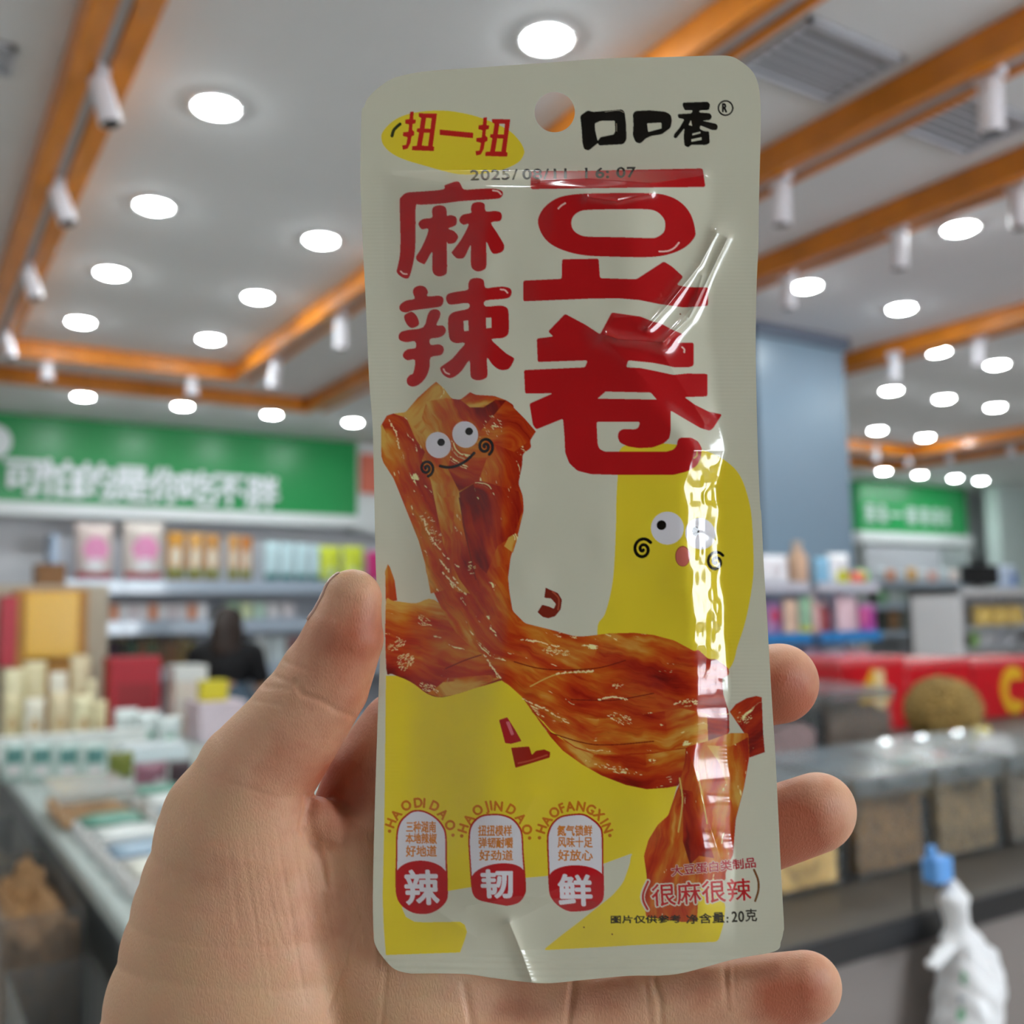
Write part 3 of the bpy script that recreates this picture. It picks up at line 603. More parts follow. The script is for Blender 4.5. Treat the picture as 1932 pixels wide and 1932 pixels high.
# --- monitor and white display cooler
Yw = 5.2; x, w, zb, h = fit(1818, 1990, 1110, 1250, Yw); cl = empty('display_cooler', (x, Yw, 0)); h = zb+h
m_cl = mat('cooler_white', (226, 224, 226), .4)
MB().box(-w/2, -w/2+.06, 0, .5, .1, h, .004).build('side_panel', m_cl, cl); MB().box(w/2-.06, w/2, 0, .5, .1, h, .004).build('side_panel', m_cl, cl)
MB().box(-w/2, w/2, .46, .5, .1, h).build('back_panel', m_cl, cl); MB().box(-w/2, w/2, 0, .5, h-.06, h+.0, .004).build('top', m_cl, cl)
MB().box(-w/2, w/2, 0, .5, 0, .1).build('plinth', m_dark, cl)
zs_ = [atY(1880, 1182, Yw)[2], atY(1880, 1222, Yw)[2]]
for z in zs_: MB().box(-w/2+.06, w/2-.06, .0, .46, z-.03, z, .003).build('shelf_board', mat('cooler_shelf', (196, 200, 204), .3), cl)
MB().box(-w/2+.06, w/2-.06, .02, .46, .1, zs_[1]-.05).build('lower_panel', mat('cooler_grey', (130, 128, 132), .5), cl)
tag(cl, 'white open display cooler with yellow packs at the picture edge', 'cooler')
for i, (a, b) in enumerate(((1852,1882), (1884,1912), (1914,1944))):
    bag('yellow_pack', a, b, 1142, 1182, Yw+.06, (236,200,110), f'yellow pack on the cooler shelf, {ordn[i] if i else "first"} from the white side panel', 'pack', 'yellow packs in the cooler', zs_[0], dep=.6)
for i, (a, b, c) in enumerate(((1838,1852,(150,190,110)), (1858,1890,(206,206,210)), (1894,1930,(190,190,196)))):
    bag('small_pack', a, b, 1190, 1222, Yw+.06, c, f'{("greenish","white","greyish")[i]} pack on the lower cooler shelf', 'pack', None, zs_[1], dep=.5)
mo = empty('monitor', (atY(1853, 1086, 5.3)[0], 5.3, h)); x, w, zb, hh = fit(1820, 1886, 1066, 1104, 5.3)
MB().box(-w/2, w/2, 0, .04, .03, .03+hh, .006).build('screen', m_dark, mo); MB().box(-.03, .03, .04, .06, 0, .1).build('stand', m_dark, mo); MB().box(-.1, .1, -.02, .12, 0, .012, .003).build('foot', m_dark, mo)
tag(mo, 'black monitor standing on the white cooler far at the picture edge', 'monitor')
bag('blue_white_bag', 1888, 1930, 1066, 1108, 5.35, (206,222,244), 'pale blue and white bag on the cooler beside the monitor', 'bag', None, h, dep=.3, bands=[((110,150,220),0,1,.1,.6,0)])

# --- white carrier bag hanging on the counter front
Yh = 1.05; cl_ = atY(1783, 1642, Yh); hb = empty('carrier_bag', (cl_[0], 1.06, cl_[2]))
def W2(px, py, dy): p = atY(px, py, Yh+dy); return (p[0]-cl_[0], p[1]-1.06, p[2]-cl_[2])
o = MB().box(-.022, .022, -.012, .02, -.022, .02, .006).box(-.026, -.012, -.006, .006, .016, .04, .003).build('clip', mat('clip_blue', (96, 160, 228), .4), hb)
MB().box(-.0025, .0025, .0, .05, -.004, .001, .001).box(-.0025, .0025, .045, .05, KZ+.001-cl_[2], 0, .001).build('hook', m_dark, hb)
wb = [([W2(1795,1665,.0)+(.008,), W2(1800,1695,-.005)+(.024,), W2(1803,1730,-.005)+(.020,), W2(1815,1770,-.005)+(.022,)],.6,.015),
      ([W2(1815,1770,-.005)+(.022,), W2(1832,1850,-.01)+(.052,), W2(1822,1960,-.01)+(.054,), W2(1820,2080,-.01)+(.05,)],.5,.02),
      ([W2(1815,1775,-.005)+(.018,), W2(1862,1800,-.01)+(.02,), W2(1872,1850,-.01)+(.018,)],.6,.02),
      ([W2(1795,1780,-.005)+(.014,), W2(1760,1820,-.01)+(.012,)],.6,.012)]
lo = np.array(W2(1730,2100,0))-np.array([0,.12,.05]); hi = np.array(W2(1920,1650,0))+np.array([0,.1,.02])
V, Q = surface_nets(lambda P: sd_body([P[0], P[1], P[2]], wb)+.0025*np.sin(P[0]*160+P[2]*50)*np.sin(P[2]*70), lo, hi, .005)
me = mesh_np('bag', V, Q, mat('bag_white', (240, 242, 244), .35)); bo = link('bag', me, hb)
me.materials.append(mat('bag_green', (120, 190, 150), .4)); me.materials.append(mat('bag_greyprint', (176, 190, 200), .4))
zz = {1: (1842, 1858), 2: (1880, 1890)}
for p_ in me.polygons:
    c = p_.center; P3 = np.array([c.x+cl_[0], c.y+1.06, c.z+cl_[2]])-EYE; dd = P3@FWD; X = 966+F*(P3@RGT)/dd; Yp = 966-F*(P3@UPV)/dd
    if p_.normal.y < -.2 and 1762 < X < 1822:
        if 1836 < Yp < 1858 or 1902 < Yp < 1924: p_.material_index = 1
        elif 1880 < Yp < 1890: p_.material_index = 2
tag(hb, 'white plastic carrier bag with green print hanging from a blue clip', 'bag')
# ================================================================ hand, in photograph px with depth in the same unit
D0 = .22; PXM = D0/F                                             # one px at the packet is 0.117 mm
def to_world(V):
    V = np.asarray(V, np.float64); d = D0+V[:, 2]*PXM
    return EYE + (((V[:, 0]-966)/F)[:, None]*RGT - ((V[:, 1]-966)/F)[:, None]*UPV + FWD)*d[:, None]
HAND = [
 ([(665,1130,-22,56),(648,1203,-16,76),(612,1290,0,86),(550,1377,20,97),(480,1467,45,113),(445,1585,72,138)],.9,1),
 ([(446,1574,72,140),(440,1624,82,155),(435,1698,96,175),(431,1751,106,188),(427,1829,118,206),(421,1932,130,230),(417,2040,136,253),(415,2300,150,292)],.7,30),
 ([(610,1660,110,120),(720,1800,125,150),(800,1960,125,180),(640,2300,150,260)],.6,30),
 ([(640,1580,120,72),(690,1700,112,90)],.7,14),
 ([(598,1540,62,38),(655,1585,80,44),(690,1680,88,46),(700,1760,90,46)],1,9),
 ([(650,1610,150,92),(712,1480,150,102),(768,1395,150,97),(930,1270,150,88),(1200,1262,126,82),(1340,1306,104,80),(1470,1290,96,76)],.92,16),
 ([(760,1660,170,95),(950,1560,160,92),(1200,1622,130,86),(1360,1596,106,82),(1540,1534,96,77)],.92,14),
 ([(800,2010,130,120),(1000,1950,128,98),(1240,1908,114,90),(1370,1890,104,84),(1515,1866,98,74)],.92,14),
 ([(800,1970,130,150),(960,1915,138,108),(1090,1912,134,94)],.75,22),
 ([(760,2160,150,110),(1000,2130,150,85),(1250,2110,140,76),(1400,2080,130,62)],.92,14),
]
def sd_hand(P):
    d = None
    for ch, zs, k in HAND:
        e = sd_chain(P, ch, zs); d = e if d is None else smin(d, e, k)
    return d
GROOVES = [([(556,1286),(570,1310),(608,1323),(634,1340),(664,1352)],3,6), ([(583,1505),(572,1560),(606,1617),(616,1672)],7,8),
 ([(684,1726),(647,1828),(610,1932)],2.2,4), ([(728,1835),(720,1932)],2,5), ([(300,1664),(342,1645),(398,1630),(432,1616)],1.1,10),
 ([(1366,1806),(1372,1905)],2.6,6), ([(1384,1806),(1388,1890)],1.2,4), ([(1233,1850),(1246,1888),(1247,1940)],2.6,6), ([(1218,1850),(1226,1932)],1.5,5), ([(1083,1850),(1070,1940)],3,7), ([(876,1860),(892,1940)],3,8),
 ([(556,1290),(520,1276)],2,6), ([(575,1262),(530,1246)],1.6,5), ([(545,1300),(500,1296)],1.6,6), ([(528,1330),(480,1322)],1.2,5), ([(640,1400),(600,1392)],.8,4),
 ([(430,1475),(520,1505),(590,1500)],1.2,5), ([(600,1440),(540,1440)],.8,4)]
for i in range(30):
    x = 400+i*8.5+3*math.sin(i*2.3); y0 = 1600+40*math.sin(i*1.7); GROOVES.append(([(x,y0),(x+8+i*.6,y0+100),(x+22+i*1.4,y0+210+50*math.sin(i*.9))],.55+.35*math.sin(i*3.1)**2,3.2))
def seg_dist(X, Y, pts):
    d = np.full(X.shape, 1e9)
    for (x0, y0), (x1, y1) in zip(pts, pts[1:]):
        ux, uy = x1-x0, y1-y0; t = np.clip(((X-x0)*ux+(Y-y0)*uy)/(ux*ux+uy*uy+1e-9), 0, 1)
        d = np.minimum(d, np.hypot(X-x0-t*ux, Y-y0-t*uy))
    return d
V, Q = surface_nets(sd_hand, (110, 1040, -140), (1640, 2240, 360), 8.)
tmp = mesh_np('hand', V, Q, mat('near_black', (0, 0, 0))); o = link('hand_base', tmp); md = o.modifiers.new('s', 'SUBSURF'); md.levels = 1; md.render_levels = 1
dg = bpy.context.evaluated_depsgraph_get(); dg.update(); e = o.evaluated_get(dg); me = e.to_mesh()
V = np.empty(len(me.vertices)*3); me.vertices.foreach_get('co', V); V = V.reshape(-1, 3); Q = np.empty(len(me.loops), np.int32); me.loops.foreach_get('vertex_index', Q); Q = Q.reshape(-1, 4)
e.to_mesh_clear(); bpy.data.objects.remove(o); bpy.data.meshes.remove(tmp)
def grad(V, fn, h=1.5):
    g = np.stack([fn([V[:, 0]+h*(k == 0), V[:, 1]+h*(k == 1), V[:, 2]+h*(k == 2)])-fn([V[:, 0]-h*(k == 0), V[:, 1]-h*(k == 1), V[:, 2]-h*(k == 2)]) for k in range(3)], 1)
    return g/np.maximum(1e-6, np.linalg.norm(g, axis=1))[:, None]
for _ in range(2):
    g = grad(V, sd_hand); V = V - g*np.clip(sd_hand([V[:, 0], V[:, 1], V[:, 2]]), -6, 6)[:, None]
E_ = np.concatenate([Q[:, [0, 1]], Q[:, [1, 2]], Q[:, [2, 3]], Q[:, [3, 0]]]); deg = np.bincount(E_[:, 0], minlength=len(V))+np.bincount(E_[:, 1], minlength=len(V))
for it in range(24):
    A_ = np.stack([np.bincount(E_[:, 0], V[E_[:, 1], k], len(V))+np.bincount(E_[:, 1], V[E_[:, 0], k], len(V)) for k in range(3)], 1)/deg[:, None]
    V = V+(A_-V)*(.55 if it % 2 == 0 else -.50)
g = grad(V, sd_hand, 3.); dis = np.zeros(len(V)); front = np.clip(-g[:, 2]*2+.3, 0, 1)
for pts, a, w in GROOVES:
    xs = [p[0] for p in pts]; ys = [p[1] for p in pts]; m = (V[:, 0] > min(xs)-4*w) & (V[:, 0] < max(xs)+4*w) & (V[:, 1] > min(ys)-4*w) & (V[:, 1] < max(ys)+4*w)
    d = seg_dist(V[m, 0], V[m, 1], pts); dis[m] -= a*np.exp(-(d/w)**2)*front[m]
def bump(x, y, z, r, a): return a*np.exp(-((V[:, 0]-x)**2+(V[:, 1]-y)**2+(V[:, 2]-z)**2)/r**2)
dis += bump(540, 1238, 0, 26, 7)+bump(502, 1300, 10, 30, 3)+bump(330, 1500, 60, 60, 6)-bump(560, 1290, 80, 40, 3)
V = V + g*dis[:, None]
pink = np.zeros(len(V))  # reddened pads, plus shade painted on the fingers beside the packet
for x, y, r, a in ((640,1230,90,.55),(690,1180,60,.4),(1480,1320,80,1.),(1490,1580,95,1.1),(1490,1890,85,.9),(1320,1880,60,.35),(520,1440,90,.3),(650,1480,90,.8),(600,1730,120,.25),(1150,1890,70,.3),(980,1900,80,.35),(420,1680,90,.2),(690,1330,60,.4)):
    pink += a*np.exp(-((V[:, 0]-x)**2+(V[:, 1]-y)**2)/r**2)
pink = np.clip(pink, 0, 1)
SKIN = bpy.data.materials.new('skin'); SKIN.use_nodes = True; nt = SKIN.node_tree; b = nt.nodes['Principled BSDF']
at = nt.nodes.new('ShaderNodeAttribute'); at.attribute_name = 'blush_shade'
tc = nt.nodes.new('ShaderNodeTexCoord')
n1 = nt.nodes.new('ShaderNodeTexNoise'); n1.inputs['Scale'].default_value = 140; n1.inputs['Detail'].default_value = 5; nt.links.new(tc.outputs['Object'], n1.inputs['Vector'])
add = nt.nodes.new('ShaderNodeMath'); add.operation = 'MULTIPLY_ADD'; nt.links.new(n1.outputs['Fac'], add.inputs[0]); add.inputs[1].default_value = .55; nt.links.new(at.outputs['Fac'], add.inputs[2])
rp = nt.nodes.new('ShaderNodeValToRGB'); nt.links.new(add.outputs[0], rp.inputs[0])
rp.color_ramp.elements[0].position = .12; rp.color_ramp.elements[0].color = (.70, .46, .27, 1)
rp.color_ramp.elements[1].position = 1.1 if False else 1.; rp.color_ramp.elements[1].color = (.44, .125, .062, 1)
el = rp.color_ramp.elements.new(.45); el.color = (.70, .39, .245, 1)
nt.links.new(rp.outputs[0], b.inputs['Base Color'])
b.inputs['Roughness'].default_value = .48; b.inputs['Specular IOR Level'].default_value = .4
b.inputs['Subsurface Weight'].default_value = .25; b.inputs['Subsurface Radius'].default_value = (1., .35, .18); b.inputs['Subsurface Scale'].default_value = .0035
n2 = nt.nodes.new('ShaderNodeTexVoronoi'); n2.inputs['Scale'].default_value = 1500; n2.feature = 'DISTANCE_TO_EDGE'
mp = nt.nodes.new('ShaderNodeMapping'); mp.inputs['Scale'].default_value = (1, 1, .45); mp.inputs['Rotation'].default_value = (.3, .5, .2)
nt.links.new(tc.outputs['Object'], mp.inputs[0]); nt.links.new(mp.outputs[0], n2.inputs['Vector'])
bp = nt.nodes.new('ShaderNodeBump'); bp.inputs['Strength'].default_value = .42; bp.inputs['Distance'].default_value = .0003
nt.links.new(n2.outputs['Distance'], bp.inputs['Height']); nt.links.new(bp.outputs[0], b.inputs['Normal'])
HW = to_world(V); hc = HW.mean(0)
hme = mesh_np('hand', HW-hc, Q[:, ::-1] if False else Q, SKIN)
ca = hme.attributes.new('blush_shade', 'FLOAT', 'POINT'); ca.data.foreach_set('value', pink.astype(np.float32))
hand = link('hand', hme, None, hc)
tag(hand, 'left hand holding up the snack packet, thumb on its edge and fingers behind', 'hand')
bm = bmesh.new(); bm.from_mesh(hme); bmesh.ops.recalc_face_normals(bm, faces=bm.faces); bm.to_mesh(hme); bm.free()
# thumbnail: a thin curved plate lying on the far upper side of the thumb tip
NV = []; NF = []; nu, nv = 14, 12
A_ = np.array([668, 1122, -20.]); B_ = np.array([644, 1200, -12.]); axd = (B_-A_)/np.linalg.norm(B_-A_); lf = np.array([-.94, -.30, 0]); lf -= axd*(lf@axd); lf /= np.linalg.norm(lf); aw = np.cross(lf, axd); aw *= np.sign(aw[2])
for lay in (2.6, -2.5):
    for j in range(nv+1):
        for i in range(nu+1):
            v = j/nv; th = math.radians(-16+118*i/nu); c = A_+axd*(-44+118*v*(1-.06*math.cos(math.radians(-16+118*i/nu-43))))
            dr = math.cos(th)*lf+math.sin(th)*aw; c0 = c if v > .35 else A_+axd*max(-10, (-44+118*v))
            R = np.linspace(5, 130, 126); pts = c[None]*0+c0[None]+R[:, None]*((c-c0)+dr*60)[None]/60; s = sd_hand([pts[:, 0], pts[:, 1], pts[:, 2]]); k_ = int(np.argmax(s > 0)); NV.append(pts[k_]+dr*lay)
N1 = (nu+1)*(nv+1)
for j in range(nv):
    for i in range(nu):
        a = j*(nu+1)+i; NF.append((a, a+1, a+nu+2, a+nu+1)); NF.append((N1+a, N1+a+nu+1, N1+a+nu+2, N1+a+1))
for i in range(nu):
    a = i; NF.append((a, N1+a, N1+a+1, a+1)); a = nv*(nu+1)+i; NF.append((a, a+1, N1+a+1, N1+a))
for j in range(nv):
    a = j*(nu+1); NF.append((a, a+nu+1, N1+a+nu+1, N1+a)); a = a+nu; NF.append((a, N1+a, N1+a+nu+1, a+nu+1))
nail = link('thumbnail', mesh_np('thumbnail', to_world(np.array(NV))-hc, NF, mat('nail', (226, 190, 176), .25, coat=.4)), hand); nail['label'] = 'smooth pale thumbnail seen edge on'

# ================================================================ packet print, painted on a canvas in photograph px
OX, OY, SS = 664., 92., 2.0
CW, CH = int(836*SS), int(1780*SS)
LIT = .57
def alb(c): return np.minimum(.9, np.array(lin(c))/LIT)
canvas = np.empty((CH, CW, 3), np.float32); canvas[:] = alb((164, 163, 146))
def z(ox, oy, s, pts): return [(ox+x/s, oy+y/s) for x, y in pts]
Z1 = lambda *p: z(670, 90, 4.83, p); Z2 = lambda *p: z(1050, 90, 4.83, p); Z3 = lambda *p: z(670, 460, 4.83, p); Z4 = lambda *p: z(960, 460, 3.864, p)
Z5 = lambda *p: z(680, 720, 4.83, p); Z6 = lambda *p: z(680, 1080, 3.864, p); Z7 = lambda *p: z(1050, 880, 4.293, p); Z8 = lambda *p: z(1000, 1150, 3.864, p)
ZA = lambda *p: z(690, 1480, 4.6, p); ZB = lambda *p: z(1080, 1480, 4.6, p)
def rnd(pts, r):                                                 # an outline with its corners rounded
    out = []; n = len(pts); P = [np.array(p, float) for p in pts]
    for i in range(n):
        a, b, c = P[i-1], P[i], P[(i+1) % n]; la, lc = np.linalg.norm(a-b), np.linalg.norm(c-b)
        if la < 1e-6 or lc < 1e-6: continue
        ra, rc = min(r, la*.5), min(r, lc*.5); p = b+(a-b)/la*ra; q = b+(c-b)/lc*rc
        for t in (0, .25, .5, .75, 1): out.append((1-t)**2*p+2*t*(1-t)*b+t*t*q)
    return out
def smooth(pts, n=5):                                            # closed Catmull-Rom
    P = np.array(pts, float); out = []; m = len(P)
    for i in range(m):
        a, b, c, d = P[i-1], P[i], P[(i+1) % m], P[(i+2) % m]
        for t in np.arange(0, 1, 1/n): out.append(.5*((2*b)+(c-a)*t+(2*a-5*b+4*c-d)*t*t+(3*b-a-3*c+d)*t**3))
    return out
def mask(polys):                                                 # even-odd fill -> (mask, x0, y0)
    A = np.concatenate([np.array(p, float) for p in polys]); A = (A-[OX, OY])*SS
    x0, y0 = np.maximum(0, np.floor(A.min(0)-3).astype(int)); x1 = min(CW, int(A[:, 0].max()+4)); y1 = min(CH, int(A[:, 1].max()+4))
    X = (np.arange(x0, x1)+.5)[None, :]; M = np.zeros((y1-y0, x1-x0), bool)
    for p in polys:
        p = (np.array(p, float)-[OX, OY])*SS
        for a, b in zip(p, np.roll(p, -1, 0)):
            if a[1] == b[1]: continue
            lo, hi = sorted((a[1], b[1])); j0 = max(0, int(math.ceil(lo-.5))-y0); j1 = min(y1-y0, int(math.ceil(hi-.5))-y0)
            if j1 <= j0: continue
            yy = (np.arange(j0, j1)+y0+.5); xe = a[0]+(yy-a[1])*(b[0]-a[0])/(b[1]-a[1]); M[j0:j1] ^= X > xe[:, None]
    return M, x0, y0
def put(Mk, c):
    M, x0, y0 = Mk; R = canvas[y0:y0+M.shape[0], x0:x0+M.shape[1]]
    if M.dtype == bool: R[M] = c
    else: R += (np.asarray(c)-R)*M[..., None]
def fill(c, *polys): put(mask(polys), alb(c))
def stroke(c, pts, w, dens=3):
    P = np.array(pts, float); S = []
    for i in range(len(P)-1):
        a = P[max(0, i-1)]; b = P[i]; c2 = P[i+1]; d = P[min(len(P)-1, i+2)]
        for t in np.arange(0, 1, .1): S.append(.5*((2*b)+(c2-a)*t+(2*a-5*b+4*c2-d)*t*t+(3*b-a-3*c2+d)*t**3))
    S.append(P[-1]); S = np.array(S); x0, y0 = S.min(0)-w; x1, y1 = S.max(0)+w
    X, Y = np.meshgrid(np.arange(int((x0-OX)*SS), int((x1-OX)*SS)+1), np.arange(int((y0-OY)*SS), int((y1-OY)*SS)+1))
    put((seg_dist(X/SS+OX, Y/SS+OY, S) < w/2, int((x0-OX)*SS), int((y0-OY)*SS)), alb(c))
def ellipse(cx, cy, rx, ry, rot=0, n=48):
    return [(cx+rx*math.cos(t)*math.cos(rot)-ry*math.sin(t)*math.sin(rot), cy+rx*math.cos(t)*math.sin(rot)+ry*math.sin(t)*math.cos(rot)) for t in np.linspace(0, 2*math.pi, n, endpoint=False)]
_gl = {}
def glyph(ch):
    if ch not in _gl: _gl[ch] = glyph_mesh(ch)
    return _gl[ch]
def gmask(items, fat=0.):                                        # items: (char, origin, ex, ey) em box mapped by ex (width) and ey (up)
    T = []
    for ch, o_, ex, ey in items:
        V, F3 = glyph(ch); cjk = ord(ch) > 0x2e00
        u = V[:, 0] if cjk else V[:, 0]-V[:, 0].min()
        v = V[:, 1]+.12 if cjk else V[:, 1]
        P = np.array(o_)+u[:, None]*np.array(ex)+v[:, None]*np.array(ey); T.append(P[F3])
    T = (np.concatenate(T)-[OX, OY])*SS; pad = int(fat*SS)+3
    x0, y0 = np.floor(T.min((0, 1))-pad).astype(int); x1, y1 = np.ceil(T.max((0, 1))+pad).astype(int); M = np.zeros((y1-y0, x1-x0), bool)
    for t in T:
        bx0, by0 = np.floor(t.min(0)).astype(int)-[x0, y0]; bx1, by1 = np.ceil(t.max(0)).astype(int)+1-[x0, y0]
        X = np.arange(bx0, bx1)[None, :]+x0+.5; Y = np.arange(by0, by1)[:, None]+y0+.5; s = []
        for a, b in ((0, 1), (1, 2), (2, 0)): s.append((t[b, 0]-t[a, 0])*(Y-t[a, 1])-(t[b, 1]-t[a, 1])*(X-t[a, 0]))
        ins = ((s[0] >= -.3) & (s[1] >= -.3) & (s[2] >= -.3)) | ((s[0] <= .3) & (s[1] <= .3) & (s[2] <= .3)); M[by0:by1, bx0:bx1] |= ins
    if fat:
        k = int(round(fat*SS)); R = M.copy()
        for dx in range(-k, k+1):
            for dy in range(-k, k+1):
                if dx*dx+dy*dy <= k*k+.5: R |= np.roll(np.roll(M, dx, 1), dy, 0)
        M = R
    return M, x0, y0
def text(c, s, p0, p1, h0, h1=None, fat=0., halo=None, gap=0., lean=0.):   # from baseline-left p0 to baseline-right p1
    p0 = np.array(p0, float); p1 = np.array(p1, float); n = len(s); h1 = h1 or h0; d = (p1-p0)/n; L = np.linalg.norm(p1-p0); up = np.array([d[1], -d[0]])/np.linalg.norm(d)+np.array([lean, 0]); it = []
    for i, ch in enumerate(s):
        if ch == ' ': continue
        h = h0+(h1-h0)*i/max(1, n-1)
        wd = d*(1-gap) if ord(ch) > 0x2e00 else d*1.85
        it.append((ch, p0+d*i, wd, up*h*(1. if ord(ch) > 0x2e00 else 1.3)))
    if halo: put(gmask(it, halo[1]), alb(halo[0]))
    put(gmask(it, fat), alb(c))
RED = (140, 18, 20); WHT = (178, 176, 180); BLK = (14, 12, 8)

# noise used by the printed food picture
def vnoise(X, Y, seed):
    r = np.random.default_rng(seed).random((97, 97)).astype(np.float32); xi = np.floor(X).astype(int); yi = np.floor(Y).astype(int); fx = X-xi; fy = Y-yi; fx = fx*fx*(3-2*fx); fy = fy*fy*(3-2*fy)
    a = r[xi % 97, yi % 97]; b_ = r[(xi+1) % 97, yi % 97]; c = r[xi % 97, (yi+1) % 97]; d = r[(xi+1) % 97, (yi+1) % 97]
    return (a*(1-fx)+b_*fx)*(1-fy)+(c*(1-fx)+d*fx)*fy
def fbm(X, Y, seed, n=4):
    s = 0; w = 0; a = 1.
    for i in range(n): s = s+a*vnoise(X*2**i, Y*2**i, seed+i); w += a; a *= .55
    return s/w
def food(polys, spine, tones, seed, width=120., fleck=.5, swirl=0., base=.40):
    """tofu skin: streaks that follow the spine, from dark red over orange to tan, with pale gloss flecks as printed"""
    M, x0, y0 = mask(polys); ys, xs = np.nonzero(M); X = (xs+x0)/SS+OX; Y = (ys+y0)/SS+OY
    P = np.array(spine, float); Ls = np.r_[0, np.cumsum(np.hypot(*np.diff(P, axis=0).T))]; bd = np.full(X.shape, 1e9); S = np.zeros(X.shape); T = np.zeros(X.shape)
    for i in range(len(P)-1):
        u = P[i+1]-P[i]; L = np.linalg.norm(u); u = u/L; t = np.clip((X-P[i, 0])*u[0]+(Y-P[i, 1])*u[1], 0, L); dx = X-P[i, 0]-t*u[0]; dy = Y-P[i, 1]-t*u[1]; d = np.hypot(dx, dy)
        m = d < bd; bd[m] = d[m]; S[m] = (Ls[i]+t)[m]; T[m] = (d*np.sign(dx*-u[1]+dy*u[0]))[m]
    w1 = fbm(X/60, Y/60, seed+50)-.5; T2 = T+swirl*S+w1*26
    st = fbm(S/170+3, T2/13, seed); pat = fbm(S/110, T2/42, seed+9); fine = fbm(S/40, T2/4.5, seed+20)
    v = base+.55*(st-.5)+1.15*(pat-.5)+.2*(fine-.5)+.6*(fbm(X/150, Y/150, seed+70, 3)-.5)+tones*(T/width)
    v = np.clip(v, 0, 1)
    stops = np.array([0, .22, .42, .6, .78, 1.]); cols = np.array([alb((92,16,10)), alb((124,26,12)), alb((142,40,13)), alb((152,62,17)), alb((158,92,26)), alb((168,130,58))])
    C = np.stack([np.interp(v, stops, cols[:, k]) for k in range(3)], 1)
    cr_ = fbm(S/120+7, T2/5.2, seed+31); line = np.clip((.045-np.abs(cr_-.5))/.045, 0, 1)*(pat < .5); C = C*(1-.22*line[:, None])
    fl = fbm(S/24, T2/5, seed+40)*.6+fbm(S/90, T2/16, seed+44)*.4; thr = .735-.06*fleck; fm = np.clip((fl-thr)/.02, 0, 1)*(fbm(X/5, Y/5, seed+60, 2) > .33); C = C*(1-fm[:, None])+alb((196,184,130))*fm[:, None]
    canvas[ys+y0, xs+x0] = C

# yellow fields
YEL = (180, 161, 38)
fill(YEL, [(728,1275),(1250,1275),(1300,1400),(1240,1620),(1190,1611),(1141,1629),(1030,1653),(994,1656),(846,1681),(790,1696),(758,1712),(766,1730),(782,1739),(800,1740),(868,1739),(877,1745),(881,1758),(877,1773),(868,1797),(728,1802),(724,1750),(722,1690),(724,1600),(726,1480)])
fill(YEL, rnd([(1190,1611),(1189,1628),(1176,1665),(1156,1689),(1123,1715),(1093,1739),(1060,1764),(1024,1793),(1080,1790),(1240,1781),(1355,1777),(1366,1741),(1369,1706),(1330,1640),(1240,1600)], 9))
fill(YEL, smooth([(1166,890),(1168,852),(1190,838),(1258,837),(1310,845),(1350,858),(1382,880),(1400,905),(1413,945),(1419,985),(1422,1066),(1418,1113),(1407,1170),(1392,1218),(1374,1265),(1300,1330),(1150,1300),(1127,1192),(1141,1159),(1151,1124),(1158,1078),(1162,996),(1163,940)]))
# 豆
fill(RED, rnd([(1001,323),(1120,322),(1326,317.5),(1331,353),(1200,354),(1001,357)], 5))
fill(RED, smooth([(1015,421),(1018,405),(1030,388),(1053,373),(1085,366.5),(1130,364.5),(1226,364.5),(1262,370),(1287,384),(1304,406),(1312,436),(1309,450),(1292,467),(1265,479),(1228,485),(1160,484.5),(1105,482),(1068,474),(1040,461),(1023,443)]),
     smooth([(1078,421),(1082,408),(1094,399),(1112,396),(1165,395),(1220,395),(1240,400),(1252,412),(1255,424),(1252,438),(1240,447),(1226,449),(1170,447.5),(1112,446.5),(1094,443),(1082,434)]))
fill(RED, rnd(Z4((105,268),(385,255),(388,112),(655,108),(665,250),(930,258),(1130,128),(1190,165),(1272,240),(1225,300),(1300,315),(1454,318),(1452,452),(1280,465),(1100,440),(950,410),(800,398),(600,400),(105,420)), 4))
# 卷
fill(RED, rnd(Z4((285,640),(410,510),(560,590),(665,660),(750,500),(960,530),(1060,570),(1105,578),(1180,620),(1272,660),(1225,722),(1348,720),(1348,888),(1320,900),(1200,900),(1140,885),(1050,868),(870,850),(855,900),(960,905),(1060,925),(1200,955),(1300,945),(1450,948),(1448,1113),(1280,1118),(1360,1175),(1460,1225),(1556,1243),(1490,1345),(1465,1363),(1400,1345),(1280,1275),(1180,1215),(1180,1370),(1170,1420),(1130,1455),(1050,1485),(950,1490),(870,1478),(810,1450),(793,1410),(800,1370),(830,1350),(920,1352),(945,1340),(957,1298),(640,1298),(648,1460),(660,1495),(700,1515),(1150,1515),(1200,1500),(1225,1470),(1230,1430),(1250,1412),(1330,1412),(1380,1440),(1408,1490),(1400,1560),(1370,1620),(1300,1660),(1200,1685),(800,1685),(600,1680),(500,1655),(440,1600),(410,1520),(405,1400),(395,1275),(200,1354),(175,1320),(150,1165),(320,1090),(118,1092),(110,920),(555,900),(575,850),(210,862),(203,690),(325,675)), 4),
     Z4((705,1078),(1035,1085),(1078,1135),(648,1128)))
